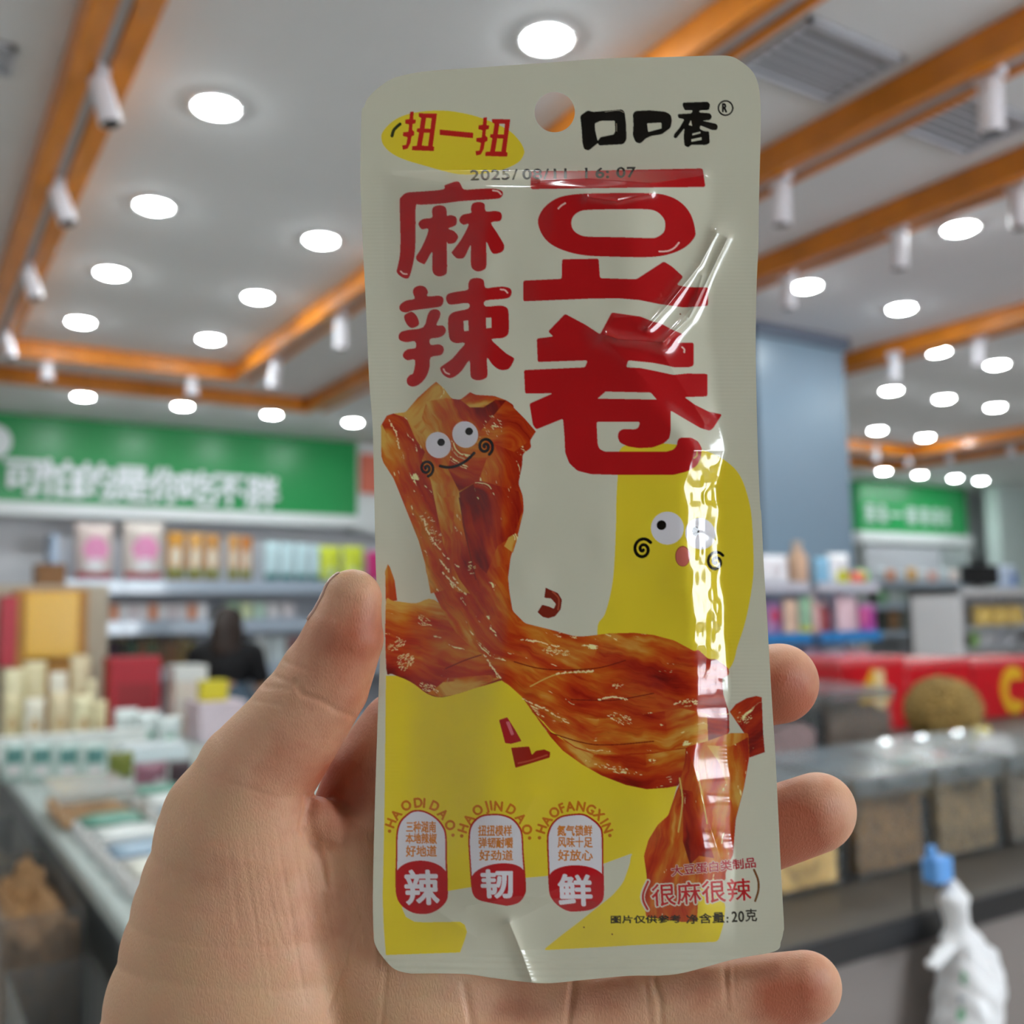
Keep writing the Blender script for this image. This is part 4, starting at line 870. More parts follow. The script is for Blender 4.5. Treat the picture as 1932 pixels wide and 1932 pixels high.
# 麻
fill(RED, smooth(Z1((805,1290),(815,1255),(850,1240),(910,1220),(945,1222),(965,1250),(995,1292),(1100,1288),(1250,1282),(1330,1300),(1348,1330),(1330,1365),(1280,1378),(1100,1390),(950,1400),(800,1420),(600,1432),(555,1440),(552,1600),(550,1700),(548,1820),(535,1937),(500,2077),(470,2105),(420,2087),(380,2047),(385,2002),(408,1887),(412,1740),(410,1600),(405,1400),(420,1360),(460,1325),(520,1315),(660,1306)), 3))
fill(RED, smooth(Z1((700,1490),(715,1450),(770,1435),(820,1450),(835,1490),(838,1530),(870,1525),(915,1540),(928,1575),(915,1620),(850,1648),(900,1670),(935,1710),(935,1740),(905,1780),(850,1787),(836,1775),(838,1900),(838,2030),(820,2070),(765,2085),(720,2065),(703,2020),(702,1940),(700,1860),(640,1965),(615,1968),(570,1945),(555,1905),(600,1830),(650,1720),(665,1650),(610,1655),(580,1620),(582,1590),(620,1560),(700,1548)), 3))
fill(RED, smooth(Z1((1055,1470),(1070,1420),(1130,1405),(1180,1425),(1192,1490),(1270,1487),(1325,1500),(1338,1540),(1320,1580),(1240,1595),(1290,1680),(1350,1780),(1360,1820),(1340,1860),(1270,1880),(1235,1850),(1197,1770),(1197,1880),(1197,1980),(1180,2020),(1120,2040),(1070,2015),(1055,1970),(1053,1880),(1052,1800),(1000,1905),(960,1922),(920,1915),(880,1870),(890,1850),(970,1740),(1035,1610),(990,1615),(955,1590),(952,1555),(985,1520),(1055,1505)), 3))
# 辣
fill(RED, smooth(Z3((525,440),(540,400),(590,380),(640,395),(665,440),(660,478),(760,473),(800,490),(805,530),(780,570),(700,585),(530,607),(470,625),(420,615),(402,580),(420,545),(470,515),(540,500)), 3))
fill(RED, smooth(Z3((490,625),(520,620),(560,655),(582,710),(575,745),(520,768),(480,745),(450,690),(450,650)), 3))
fill(RED, smooth(Z3((660,650),(690,605),(740,597),(775,620),(772,670),(742,740),(800,745),(828,785),(810,830),(760,855),(685,868),(690,920),(760,915),(800,935),(808,975),(780,1015),(690,1035),(680,1120),(655,1200),(610,1260),(560,1295),(510,1300),(475,1275),(472,1230),(500,1195),(530,1175),(545,1060),(480,1062),(440,1035),(440,995),(480,960),(550,948),(545,890),(470,897),(410,880),(395,845),(415,805),(480,785),(620,760)), 3))
fill(RED, smooth(Z3((1030,370),(1050,325),(1110,310),(1170,330),(1188,400),(1270,394),(1350,390),(1410,405),(1427,440),(1410,485),(1350,503),(1190,518),(1190,570),(1320,562),(1380,580),(1398,620),(1402,700),(1402,780),(1390,830),(1340,860),(1245,870),(1300,930),(1380,1000),(1440,1035),(1448,1060),(1410,1130),(1370,1150),(1310,1145),(1250,1100),(1202,1040),(1208,1180),(1190,1225),(1125,1245),(1070,1230),(1050,1190),(1042,1065),(970,1160),(900,1215),(850,1222),(800,1190),(775,1140),(790,1115),(880,1050),(950,970),(1000,905),(920,905),(870,880),(852,820),(847,690),(870,640),(920,615),(1030,590),(1028,540),(880,555),(840,535),(828,490),(850,455),(930,435),(1025,418)), 3),
     Z3((988,703),(1030,697),(1035,792),(992,795)), Z3((1192,675),(1240,672),(1242,765),(1195,770)))
# printed light marks on the letters
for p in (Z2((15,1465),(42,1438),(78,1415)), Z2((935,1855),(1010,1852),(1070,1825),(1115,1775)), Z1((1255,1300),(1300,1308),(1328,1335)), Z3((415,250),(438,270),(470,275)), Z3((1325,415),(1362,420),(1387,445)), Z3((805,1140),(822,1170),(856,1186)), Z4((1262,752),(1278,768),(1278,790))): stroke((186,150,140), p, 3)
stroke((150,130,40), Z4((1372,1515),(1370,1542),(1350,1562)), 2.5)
# brand characters
fill(BLK, rnd(Z2((215,620),(285,570),(330,585),(600,562),(622,590),(635,700),(638,840),(610,880),(385,892),(380,868),(340,900),(295,938),(250,925),(235,860),(228,740)), 4), rnd(Z2((350,690),(400,668),(530,665),(535,760),(520,790),(400,815),(375,850),(352,750)), 2))
fill(BLK, rnd(Z2((695,600),(720,576),(850,570),(990,582),(1040,610),(1052,660),(1040,730),(960,790),(860,805),(810,830),(765,875),(720,862),(695,800),(700,700)), 4), rnd(Z2((825,690),(955,682),(958,735),(835,768)), 2))
fill(BLK, rnd(Z2((1150,500),(1380,492),(1402,520),(1390,568),(1305,572),(1300,590),(1400,597),(1418,630),(1400,660),(1330,665),(1460,695),(1472,720),(1460,752),(1420,752),(1310,708),(1305,742),(1345,760),(1390,760),(1397,870),(1360,888),(1230,885),(1200,910),(1165,892),(1158,810),(1165,735),(1090,828),(1066,820),(1070,790),(1120,730),(1165,652),(1110,642),(1103,605),(1230,598),(1242,568),(1170,572),(1148,530)), 3), Z2((1240,783),(1312,765),(1312,780),(1236,800)), Z2((1230,835),(1322,815),(1320,840),(1230,857)), Z2((1205,705),(1225,660),(1235,712)))
for p, w in ((Z2((440,585),(560,570),(610,590)), 1), (Z2((545,690),(548,760)), 1)): stroke((120,115,100), p, w)
fill(BLK, ellipse(*Z2((1540,550))[0], 15, 15), ellipse(*Z2((1540,550))[0], 12., 12.)); put(gmask([('R', Z2((1512,585))[0], (15, .4), (.3, -23))], .9), alb(BLK))
# yellow bubble
fill(YEL, smooth(Z1((240,830),(250,770),(330,680),(450,615),(620,580),(800,573),(950,590),(1150,640),(1380,740),(1490,840),(1540,930),(1530,990),(1480,1050),(1350,1110),(1150,1150),(980,1155),(850,1135),(650,1080),(450,1020),(330,960),(260,890))))
stroke((30,36,14), Z1((408,695),(355,745),(335,802)), 6)
tw_l = [(500,585),(535,580),(530,655),(555,655),(550,690),(525,695),(520,750),(540,765),(538,800),(515,808),(505,870),(480,920),(435,932),(428,890),(465,885),(478,815),(435,805),(437,770),(485,765),(492,700),(455,692),(457,655),(495,650)]
tw_r = [(578,597),(747,600),(707,900),(722,902),(718,942),(517,935),(520,897),(562,893),(582,772),(560,765),(565,735),(588,735),(602,640),(580,630)]
tw_h = ([(648,640),(697,642),(686,738),(633,737)], [(628,775),(680,776),(664,893),(608,892)])
for sx, sy_ in ((0, 0), (668, 52)):
    sh = lambda L: Z1(*[(x+sx, y+sy_) for x, y in L]); fill((150,24,20), rnd(sh(tw_l), 1.5)); fill((150,24,20), rnd(sh(tw_r), 1.5), sh(tw_h[0]), sh(tw_h[1]))
fill((150,24,20), Z1((770,745),(1077,775),(1075,825),(770,795)))
# the twisted tofu skin
food([Z6((180,-10),(200,-60),(215,-40),(250,60),(268,205),(185,215))], [(735,1060),(742,1130)], .1, 5, 30)
food([smooth(Z6((185,225),(240,208),(400,225),(540,200),(760,400),(900,590),(1020,770),(1000,795),(850,840),(690,890),(570,910),(480,880),(400,820),(330,780),(230,740),(188,700)), 4)], [(728,1200),(800,1215),(950,1250)], -.25, 11, 60, .5, base=.44)
food([Z8((1455,745),(1500,690),(1580,645),(1650,630),(1690,640),(1700,900),(1712,1040),(1600,1080),(1560,900))], [(1380,1400),(1440,1350)], -.2, 21, 40, .6)
body_ = Z5((187,400),(240,310),(300,290),(410,280),(520,150),(640,40),(690,0),(760,60),(830,155),(910,165),(1000,95),(1050,120),(1220,130),(1330,170),(1400,215),(1395,270),(1500,340),(1600,455),(1545,540),(1560,600),(1480,660),(1475,760),(1440,930),(1480,1040),(1490,1170),(1440,1380),(1370,1600),(1345,1800))+Z6((1080,60),(1085,130),(1110,280),(1200,370),(1400,420),(1560,465),(1640,465),(1850,440))+Z8((550,175),(760,170),(900,185),(1050,225),(1200,305),(1225,290),(1300,360),(1360,362),(1450,430),(1450,480),(1400,500),(1410,620),(1450,750),(1455,900),(1300,980),(1140,1010),(1120,1200),(1080,1285),(1000,1300),(850,1310),(700,1280),(520,1210),(380,1130),(240,1030),(150,930),(60,800),(0,730))+Z6((1780,1490),(1620,1400),(1500,1290),(1350,1150),(1250,1010),(1180,910),(1080,820),(1030,790),(900,600),(800,540),(690,430),(620,320),(560,200),(510,90),(480,0))+Z5((590,1660),(530,1450),(450,1250),(350,1000),(300,880),(210,740),(190,680))
food([rnd(body_, 5)], [(830,740),(880,900),(905,1080),(960,1190),(1100,1280),(1250,1330),(1400,1370)], .15, 31, 110, .3, swirl=.12, base=.52)
# the paler rim of the upper strip, a ragged tip and the fold under the belly
food([Z5((187,400),(240,310),(300,290),(420,330),(500,520),(590,640),(560,720),(640,900),(700,1200),(760,1500),(900,1800),(1000,1932),(760,1900),(640,1932),(590,1660),(530,1450),(450,1250),(350,1000),(300,880),(210,740),(190,680))], [(730,820),(800,960),(860,1110)], .2, 41, 40, 1.1, base=.66)
food([Z5((410,280),(520,150),(640,40),(690,0),(760,60),(830,155),(780,150),(600,180),(560,330),(600,420),(560,480),(470,400))], [(770,790),(825,735)], .3, 47, 40, .2, base=.84)
food([Z5((910,165),(1000,95),(1050,120),(1220,130),(1330,170),(1230,165),(1120,235),(1000,235))], [(870,760),(950,750)], .3, 48, 22, .2, base=.84)
food([Z8((0,640),(200,760),(480,800),(800,770),(1100,720),(1290,760),(1300,980),(1140,1005),(900,1040),(640,1055),(480,1050),(330,1000),(150,880),(0,700))], [(1000,1320),(1120,1390),(1260,1400),(1330,1380)], .35, 51, 60, .8, base=.73)
food([Z8((0,720),(150,890),(330,1010),(480,1060),(640,1065),(900,1050),(1135,1012),(1120,1200),(1080,1285),(1000,1300),(850,1310),(700,1280),(520,1210),(380,1130),(240,1030),(150,930),(60,800))], [(1010,1350),(1110,1445),(1220,1460),(1290,1440)], -.35, 61, 40, .5)
tail = Z8((1140,1000),(1290,960),(1460,900),(1590,900),(1600,1070),(1560,1300),(1500,1530),(1490,1660),(1480,1790),(1420,1900))+ZB((1380,680),(1330,760),(1330,830),(1100,900),(1090,1030),(1080,1190),(960,1195),(640,1150),(620,1000),(650,860),(640,760),(620,620),(660,480),(740,350),(830,270),(900,60))+Z8((1085,1285),(1130,1100))
food([rnd(tail, 4)], [(1350,1390),(1330,1500),(1310,1640),(1290,1740)], .1, 71, 70, .35, base=.62)
food([ZB((930,40),(1040,60),(1090,260),(1180,480),(1230,640),(1100,620),(1020,700),(960,500),(960,250))], [(1296,1490),(1320,1620)], -.2, 75, 40, .0, base=.2)
food([Z8((1290,990),(1460,1000),(1590,930),(1596,1070),(1556,1300),(1500,1520),(1440,1300),(1380,1120))], [(1390,1400),(1400,1540)], .2, 79, 40, .5, base=.66)
for pts, w in ((Z8((1090,1230),(1110,1400),(1080,1620)), 3), (Z8((1215,1180),(1250,1330),(1290,1560)), 2.5), (Z8((0,560),(200,470),(450,455)), 2)): stroke((168,142,70), pts, w)
fl = ((168,142,88), (190,174,128))
food([Z5((840,560),(1070,480),(1330,170),(1500,340),(1600,455),(1545,540),(1400,640),(1200,560),(1080,900),(900,1000),(800,800))], [(880,830),(960,840)], -.1, 91, 60, .2, base=.42)
food([Z5((900,1010),(1080,900),(1440,1000),(1480,1170),(1400,1400),(1250,1500),(1150,1750),(1000,1600),(930,1300))], [(900,940),(930,1060)], .1, 93, 60, .0, base=.24)
food([Z5((690,990),(740,1060),(860,1040),(850,1250),(830,1400),(810,1250),(770,1200))], [(830,930),(850,1010)], .2, 95, 30, .1, base=.8)
food([Z5((1350,1420),(1420,1380),(1440,1400),(1390,1560),(1310,1500))], [(965,1015),(960,1040)], .2, 97, 30, .9, base=.7)
food([Z6((640,770),(980,745),(1020,772),(850,840),(690,890),(570,910),(490,880),(560,835))], [(860,1285),(920,1280)], .1, 98, 30, .4, base=.72)
for p in (Z6((1120,650),(1350,705),(1700,700),(1932,640)), Z8((300,655),(600,660),(900,610)), Z6((620,700),(760,640),(880,600)), Z5((900,1060),(960,1400),(1050,1800)), Z8((150,900),(480,985),(900,960))): stroke((96,24,12), p, 2.2)
def gloss(c, rx, ry, rot, n, s=2.2):
    for _ in range(n):
        r = math.sqrt(rng.random()); t = rng.random()*6.28; u, w = rx*r*math.cos(t), ry*r*math.sin(t); p = (c[0]+u*math.cos(rot)-w*math.sin(rot), c[1]+u*math.sin(rot)+w*math.cos(rot)); L = rng.uniform(.5, 5)
        stroke(fl[int(rng.random() > .5)], [p, (p[0]+L*math.cos(rot+.3*rng.normal()), p[1]+L*math.sin(rot+.3*rng.normal()))], rng.uniform(.7, s))
for c, rx, ry, rot, n in ((Z6((260,530))[0],18,9,-.4,70), (Z6((320,650))[0],17,17,-.6,130), (Z6((450,345))[0],12,9,.6,40), (Z6((1420,575))[0],27,8,.15,100), (Z6((500,840))[0],20,8,.4,60), (Z8((650,790))[0],27,9,.35,70), (Z8((630,555))[0],10,5,-.2,25), (Z8((1160,680))[0],16,8,-.1,35), (Z8((600,1150))[0],55,5,.25,60), (Z5((1200,400))[0],22,18,.8,40), (Z5((640,1350))[0],14,36,-.5,70), (Z6((1490,460))[0],26,5,.1,30), (Z8((1550,790))[0],16,6,-.3,30), (Z5((1000,1700))[0],7,12,-.4,20), (Z6((350,1080))[0],3,3,0,1)): gloss(c, rx, ry, rot, int(n*.6), 1.8)
for i, p in enumerate((Z5((580,1250),(600,1350),(680,1470),(760,1580),(880,1680)), Z5((720,1620),(800,1720),(880,1830)), Z6((600,0),(680,90),(760,150)), Z6((1150,490),(1280,500),(1440,540)), Z6((1430,740),(1560,725),(1690,720)), Z8((500,655),(600,635),(700,650)), Z8((1050,690),(1120,665),(1210,670)), Z6((900,600),(960,690),(1020,770)), Z5((260,345),(330,480),(350,600)), Z6((1180,920),(1350,1000),(1500,1090)))):
    P = np.array(p)
    for k in range(len(P)-1):
        for t in np.arange(0, 1, .14):
            if rng.random() < .75: q = P[k]+(P[k+1]-P[k])*t; q2 = q+(P[k+1]-P[k])*.1+rng.normal(0, 1, 2); stroke(fl[1], [q, q2], rng.uniform(1.2, 3.4))
for L, c in ((((1350,110),(1380,125),(1440,150),(1470,200),(1460,270),(1420,320),(1370,335),(1330,325),(1290,290),(1325,235),(1380,250),(1410,265),(1425,230),(1390,190),(1340,185)), (98,30,18)), (((1010,1075),(1070,1055),(1130,1150),(1175,1230),(1100,1250),(1055,1245)), (132,24,26)), (((1098,1278),(1230,1268),(1250,1330),(1280,1300),(1340,1290),(1385,1310),(1380,1350),(1250,1390),(1130,1425)), (122,26,16))):
    fill(c, rnd(Z6(*L), 2))
fill((168,84,92), rnd(Z6((1060,1090),(1085,1085),(1120,1180),(1100,1190)), 2)); stroke((150,60,40), Z6((1150,1390),(1240,1370),(1360,1330)), 3); stroke((136,60,40), Z6((1400,140),(1445,190),(1440,270)), 3)
# printed faces
def eye(c, rx, ry, pc, pr): fill(WHT, ellipse(*c, rx, ry, -.5)); fill(BLK, ellipse(*pc, pr[0], pr[1]))
def spiral(c, r0, r1, turns, a0, w):
    stroke(BLK, [(c[0]+(r0+(r1-r0)*t)*math.cos(a0+turns*2*math.pi*t), c[1]+1.12*(r0+(r1-r0)*t)*math.sin(a0+turns*2*math.pi*t)) for t in np.linspace(0, 1, 26)], w)
eye(Z5((710,578))[0], 23.4, 24.9, Z5((735,553))[0], (7.2, 7.2)); eye(Z5((955,482))[0], 24, 25.3, Z5((990,453))[0], (7.4, 7.2))
spiral(Z5((600,788))[0], 1.5, 14, 1.75, 2.9, 5.2); spiral(Z5((1135,590))[0], 1.5, 15.4, 1.75, 2.6, 5.6)
stroke(BLK, Z5((725,768),(790,780),(870,768),(960,722),(1035,650)), 5.5)
eye(Z7((898,500))[0], 31, 31, Z7((850,476))[0], (9.2, 9.2)); eye(Z7((1165,545))[0], 28, 30, Z7((1128,525))[0], (6.6, 8.8))
fill((120,56,30), ellipse(*Z7((1022,728))[0], 14.2, 19.6)); fill((162,84,74), ellipse(*Z7((1022,730))[0], 12.8, 18.2))
spiral(Z7((698,670))[0], 1.5, 18.6, 1.75, .9, 6.2); spiral(Z7((1288,772))[0], 1.5, 17.5, 1.75, .9, 5.6)
# badges
def badge(pill, arc, lines, big, bx, by, bw, bh):
    P = np.array(smooth(pill)); c = P.mean(0); I = c+(P-c)*np.array([1-6.6/np.ptp(P[:, 0]), 1-6.6/np.ptp(P[:, 1])])
    fill((140,24,14), P); a = np.array(arc); low = [tuple(p) for p in smooth(pill) if p[1] > a[:, 1].mean()+8]
    fill(WHT, I)
    M1, x0, y0 = mask([P]); top = np.array(sorted(arc)); xx = (np.arange(M1.shape[1])+x0)/SS+OX; cxm = (top[0, 0]+top[-1, 0])/2; hw = (top[-1, 0]-top[0, 0])/2+2; ye = np.interp(xx, top[:, 0], top[:, 1]); ym = top[:, 1].min()
    ye = np.where(np.abs(xx-cxm) < hw, np.interp(xx, [cxm-hw, cxm+hw], [top[0, 1], top[-1, 1]])-(np.interp(cxm, [top[0, 0], top[-1, 0]], [top[0, 1], top[-1, 1]])-ym)*np.sqrt(np.clip(1-((xx-cxm)/hw)**2, 0, 1)), 1e9)
    yy = (np.arange(M1.shape[0])+y0)/SS+OY; put((M1 & (yy[:, None] > ye[None, :]), x0, y0), alb((146,18,24)))
    for s, p0, p1, h in lines: text((164,98,36), s, p0, p1, h, fat=.5)
    put(gmask([(big, (bx, by), (bw, .0), (-.04*bw, -bh))], 2.2), alb(WHT))
def L_(s, x0, x1, y0, y1, dy=0): a, b = ZA((x0, y1+dy)), ZA((x1, y1)); return (s, (a[0][0], a[0][1]+1), (b[0][0], b[0][1]+1), (y1-y0)/4.6*1.03)
badge(ZA((265,430),(290,330),(340,270),(410,225),(500,226),(600,275),(670,350),(702,440),(706,650),(714,900),(706,1000),(650,1070),(570,1115),(490,1125),(400,1110),(310,1050),(265,960),(258,800),(262,600)), ZA((272,785),(350,690),(470,660),(600,690),(698,800)), [L_('三种湖南',348,612,315,415), L_('本地辣椒',346,616,418,512), L_('好地道',348,616,525,625)], '辣', *ZA((338,1050))[0], 66, 68)
badge(ZA((890,500),(900,380),(940,310),(1000,268),(1080,255),(1180,258),(1270,290),(1330,350),(1362,430),(1372,600),(1392,880),(1380,960),(1330,1025),(1240,1052),(1180,1047),(1060,1024),(980,1002),(935,960),(915,880),(900,680)), ZA((925,820),(960,750),(1050,700),(1180,685),(1290,705),(1366,770)), [L_('扭扭模样',975,1270,350,445), L_('弹韧耐嚼',978,1280,455,548), L_('好劲道',985,1280,565,658)], '韧', *ZA((1000,990))[0], 64, 56)
badge(ZA((1572,500),(1580,410),(1620,330),(1690,275),(1800,255),(1890,255),(1960,290),(2030,350),(2060,430),(2064,700),(2068,950),(2040,1030),(1960,1085),(1850,1102),(1760,1100),(1680,1060),(1620,1000),(1590,920),(1580,700)), ZA((1600,805),(1680,730),(1800,700),(1900,705),(2000,750),(2056,815)), [L_('氮气锁鲜',1660,1968,350,445), L_('风味十足',1664,1968,450,545), L_('好放心',1668,1972,562,660)], '鲜', *ZA((1672,1060))[0], 66, 62)
def arcs(L, cx, cy, h=18.5):
    it = []; C = np.array(ZA((cx, cy))[0])
    for ch, x, y in L:
        p = np.array(ZA((x, y))[0]); u = p-C; u /= np.linalg.norm(u); r = np.array([-u[1], u[0]])
        if ch == '.': fill((150,84,22), ellipse(*p, 3.3, 3.3)); continue
        V, _ = glyph(ch); w = np.ptp(V[:, 0]); s = h/.73; it.append((ch, p-r*w*s*.46-u*h*.5, r*s*.92, u*s))
    put(gmask(it, 1.0), alb((158,86,20)))
arcs([('.',207,405),('H',215,335),('A',262,260),('O',350,180),('D',455,155),('I',508,158),('D',600,185),('A',672,255),('O',735,352),('.',757,440)], 487, 440)
arcs([('.',833,447),('H',843,380),('A',892,300),('O',970,220),('J',1045,185),('I',1088,180),('N',1152,186),('D',1265,215),('A',1348,292),('O',1402,390),('.',1422,465)], 1125, 470)
arcs([('.',1508,463),('H',1522,385),('A',1568,312),('O',1635,240),('F',1703,202),('A',1775,188),('N',1868,188),('G',1954,214),('X',2026,262),('I',2072,318),('N',2100,378),('.',2119,443)], 1815, 480)
# net weight lines
text((136,26,36), '大豆蛋白类制品', ZB((858,800))[0], ZB((1600,722))[0], 21, fat=.3, halo=((166,158,146), 1.6), lean=.05)
text((150,22,26), '很麻很辣', ZB((690,1068))[0], ZB((1560,1010))[0], 45, fat=.6, halo=((170,164,148), 3.2))
stroke((170,164,148), ZB((655,840),(612,940),(612,1010),(650,1085)), 9); stroke((140,26,22), ZB((655,842),(615,940),(615,1010),(650,1082)), 4.2)
stroke((92,56,24), ZB((1575,740),(1610,830),(1612,920),(1585,1010)), 4.2)
text((26,22,8), '图片仅供参考', ZB((325,1208))[0], ZB((945,1202))[0], 15.5, fat=.55)
text((26,22,8), '净含量', ZB((985,1212))[0], ZB((1325,1204))[0], 18, 22, fat=.6)
put(gmask([(':', ZB((1340,1196))[0], (16, -.3), (.2, -21))], .5), alb((26,22,8)))
text((26,22,8), '20', ZB((1385,1193))[0], ZB((1500,1189))[0], 21.5, fat=.3)
text((26,22,8), '克', ZB((1500,1193))[0], ZB((1605,1190))[0], 25, fat=.5)
text((26,26,22), '2025/08/11 16:07', (888,340), (1203,334), 21, fat=.55)
for p in (ZB((100,1240)), ZB((345,1300)), Z4((1250,512))): fill((96,50,20), ellipse(*p[0], 1.6, 1.6))
# ================================================================ packet
out_ = [(682,214),(686.6,202),(693,187),(707,171),(730,154),(753,144),(804,134.5),(898,127.7),(1050,117),(1153,109.7),(1257,107.6),(1340,105),(1377,106),(1398,116),(1418.5,133.5),(1429,154),(1434,183),(1435.5,235),(1432,380),(1431,460),(1427.6,537),(1425.8,641),(1426.6,719),(1429.7,848),(1434,950),(1436.6,973),(1441,1066),(1447,1160),(1455,1299),(1462,1409),(1466,1486),(1473.6,1645),(1479,1741),(1478,1758),(1473.5,1776),(1461.5,1795),(1384,1810),(1276,1838),(1189,1841),(1110,1848),(1038,1855),(994,1853),(929,1845),(875,1837.6),(799,1836.5),(772.6,1836.5),(744,1828),(722.6,1806),(708.5,1784),(705,1762),(703.5,1697),(706,1567),(710.5,1416),(714,1313),(717,1230),(716,1160),(710,1093),(708,1030),(706,927),(702.8,803),(696.6,720),(689.7,563),(685.5,480),(680.4,359),(680.4,297)]
OUT = np.array(smooth(out_, 6)); hole_c = np.array([1046.5, 211.5]); hole_r = 38.
STEP = 1.3; gx = np.arange(676, 1484, STEP); gy = np.arange(102, 1860, STEP); GX, GY = np.meshgrid(gx, gy)
ins = np.zeros(GX.shape, bool)
for a, b in zip(OUT, np.roll(OUT, -1, 0)):
    if a[1] == b[1]: continue
    lo, hi = sorted((a[1], b[1])); j = (gy > lo) & (gy <= hi)
    if j.any(): xe = a[0]+(gy[j]-a[1])*(b[0]-a[0])/(b[1]-a[1]); ins[j] ^= GX[j] > xe[:, None]
ins &= np.hypot(GX-hole_c[0], GY-hole_c[1]) > hole_r
cell = ins[:-1, :-1] | ins[1:, :-1] | ins[:-1, 1:] | ins[1:, 1:]
need = np.zeros(ins.shape, bool); need[:-1, :-1] |= cell; need[1:, :-1] |= cell; need[:-1, 1:] |= cell; need[1:, 1:] |= cell
PX = GX[need].copy(); PY = GY[need].copy(); vid = -np.ones(ins.shape, np.int64); vid[need] = np.arange(len(PX))
bord = ~ins[need]; bi = np.nonzero(bord)[0]; B = np.stack([PX[bi], PY[bi]], 1)
A0 = OUT; A1 = np.roll(OUT, -1, 0); best = np.full(len(bi), 1e9); near = B.copy()
for a, b in zip(A0, A1):
    u = b-a; L2 = u@u; t = np.clip(((B-a)@u)/max(L2, 1e-9), 0, 1); q = a+t[:, None]*u; d = np.hypot(*(B-q).T); m = d < best; best[m] = d[m]; near[m] = q[m]
hv = B-hole_c; hd = np.hypot(*hv.T); m = hd < hole_r+2; near[m] = hole_c+hv[m]/np.maximum(hd[m], 1e-6)[:, None]*hole_r
PX[bi] = near[:, 0]; PY[bi] = near[:, 1]
xl_y = np.array([(680,100),(681,300),(686,480),(690,563),(697,720),(703,803),(706,927),(710,1093),(716,1160),(717,1230),(714,1313),(710,1416),(706,1567),(703,1697),(704,1850)]); il = lambda y: np.interp(y, xl_y[:, 1], xl_y[:, 0])+38
ir_p = np.array([(300,1358),(420,1354),(500,1350),(640,1352),(760,1362),(850,1374),(920,1360),(1000,1358),(1100,1368),(1200,1374),(1300,1380),(1400,1380),(1500,1384),(1600,1390),(1700,1392),(1860,1396)])
def sh(t): t = np.clip(t, 0, 1); return np.sin(t*np.pi/2)
_g = np.linspace(0, 1, 201); _gd = np.clip(_g/.15, 0, 1)**2*(3-2*np.clip(_g/.15, 0, 1))*(1-np.clip((_g-.66)/.34, 0, 1)**2*(3-2*np.clip((_g-.66)/.34, 0, 1))); _gf = np.cumsum(_gd); _gf = _gf/_gf[-1]
def ramp(t): return np.interp(t, _g, _gf)
def height(X, Y, back=False):
    wob = 0 if back else (fbm(Y/46+2, X*0+3.3, 201, 2)-.5)*9
    tl = (X-il(Y))/120; tr = (np.interp(Y, ir_p[:, 0], ir_p[:, 1])+wob-X)/np.interp(Y, [700, 850], [190, 82]); tt = (Y-322)/38; tb = (1792-Y)/150
    tl_ = np.clip((X-il(Y))/210, 0, 1); h = 40*(tl_*tl_*(3-2*tl_))*ramp(tr)*sh(tt)*sh(tb)
    if back: return h
    inside = sh(tl*1.5)*sh(tr*1.2)*sh(tt)*sh(tb)
    h = h+inside*((fbm(X/190, Y/230, 211, 3)-.5)*16+(fbm(X/60, Y/110, 221, 2)-.5)*3.0)
    band = np.exp(-((np.interp(Y, ir_p[:, 0], ir_p[:, 1])-34-X)/26)**2)*np.clip((Y-820)/80, 0, 1)*np.clip((1330-Y)/120, .02, 1)
    r = 1-np.abs(fbm(X/22, Y/52, 231, 2)*2-1); h = h+band*(r-.6)*5.5
    for pts, a, w in (([(1352,440),(1320,500),(1260,575),(1222,618)],13,13), ([(1372,450),(1300,600),(1252,645)],11,9), ([(1145,632),(1165,640),(1250,646)],10,10), ([(1250,645),(1310,575),(1325,520)],5,9), ([(1160,600),(1215,596)],4,16),
                      ([(1240,650),(1330,800)],4,26), ([(1120,620),(1220,720)],3,24), ([(962,1742),(985,1800),(1003,1850)],12,14), ([(800,1700),(900,1770),(960,1742)],3,22), ([(1000,1700),(1110,1650)],2.5,14), ([(960,1744),(1060,1690)],3,14), ([(740,330),(850,345),(960,335)],2.5,12), ([(1020,342),(1110,337),(1230,346),(1330,330)],7,9), ([(1110,372),(1165,380),(1225,366)],7,9), ([(880,1710),(980,1690),(1120,1700)],2.5,10), ([(1300,1420),(1340,1560),(1372,1660)],4,16), ([(1010,1500),(960,1600)],2.5,30)):
        d = seg_dist(X, Y, pts); h = h+a*np.exp(-d/w)
    h = h+np.clip((Y-1700)/100, 0, 1)*4*np.sin(X/62+1)*np.clip((1900-Y)/150, 0, 1)
    seal = 1-sh(tl*3)*sh(tr*3); h = h+seal*.06*np.sin(Y*2*np.pi/7)*(Y > 320)*(Y < 1790)
    bot = np.clip((Y-1796)/10, 0, 1); h = h+bot*.6*np.sin(Y*2*np.pi/13+np.sin(X/90))
    return h
H = height(PX, PY)
def bend(X, Y): return 8*((X-1080)/400)**2*0+6*np.sin((Y-400)/420)
Zd = -H+bend(PX, PY)
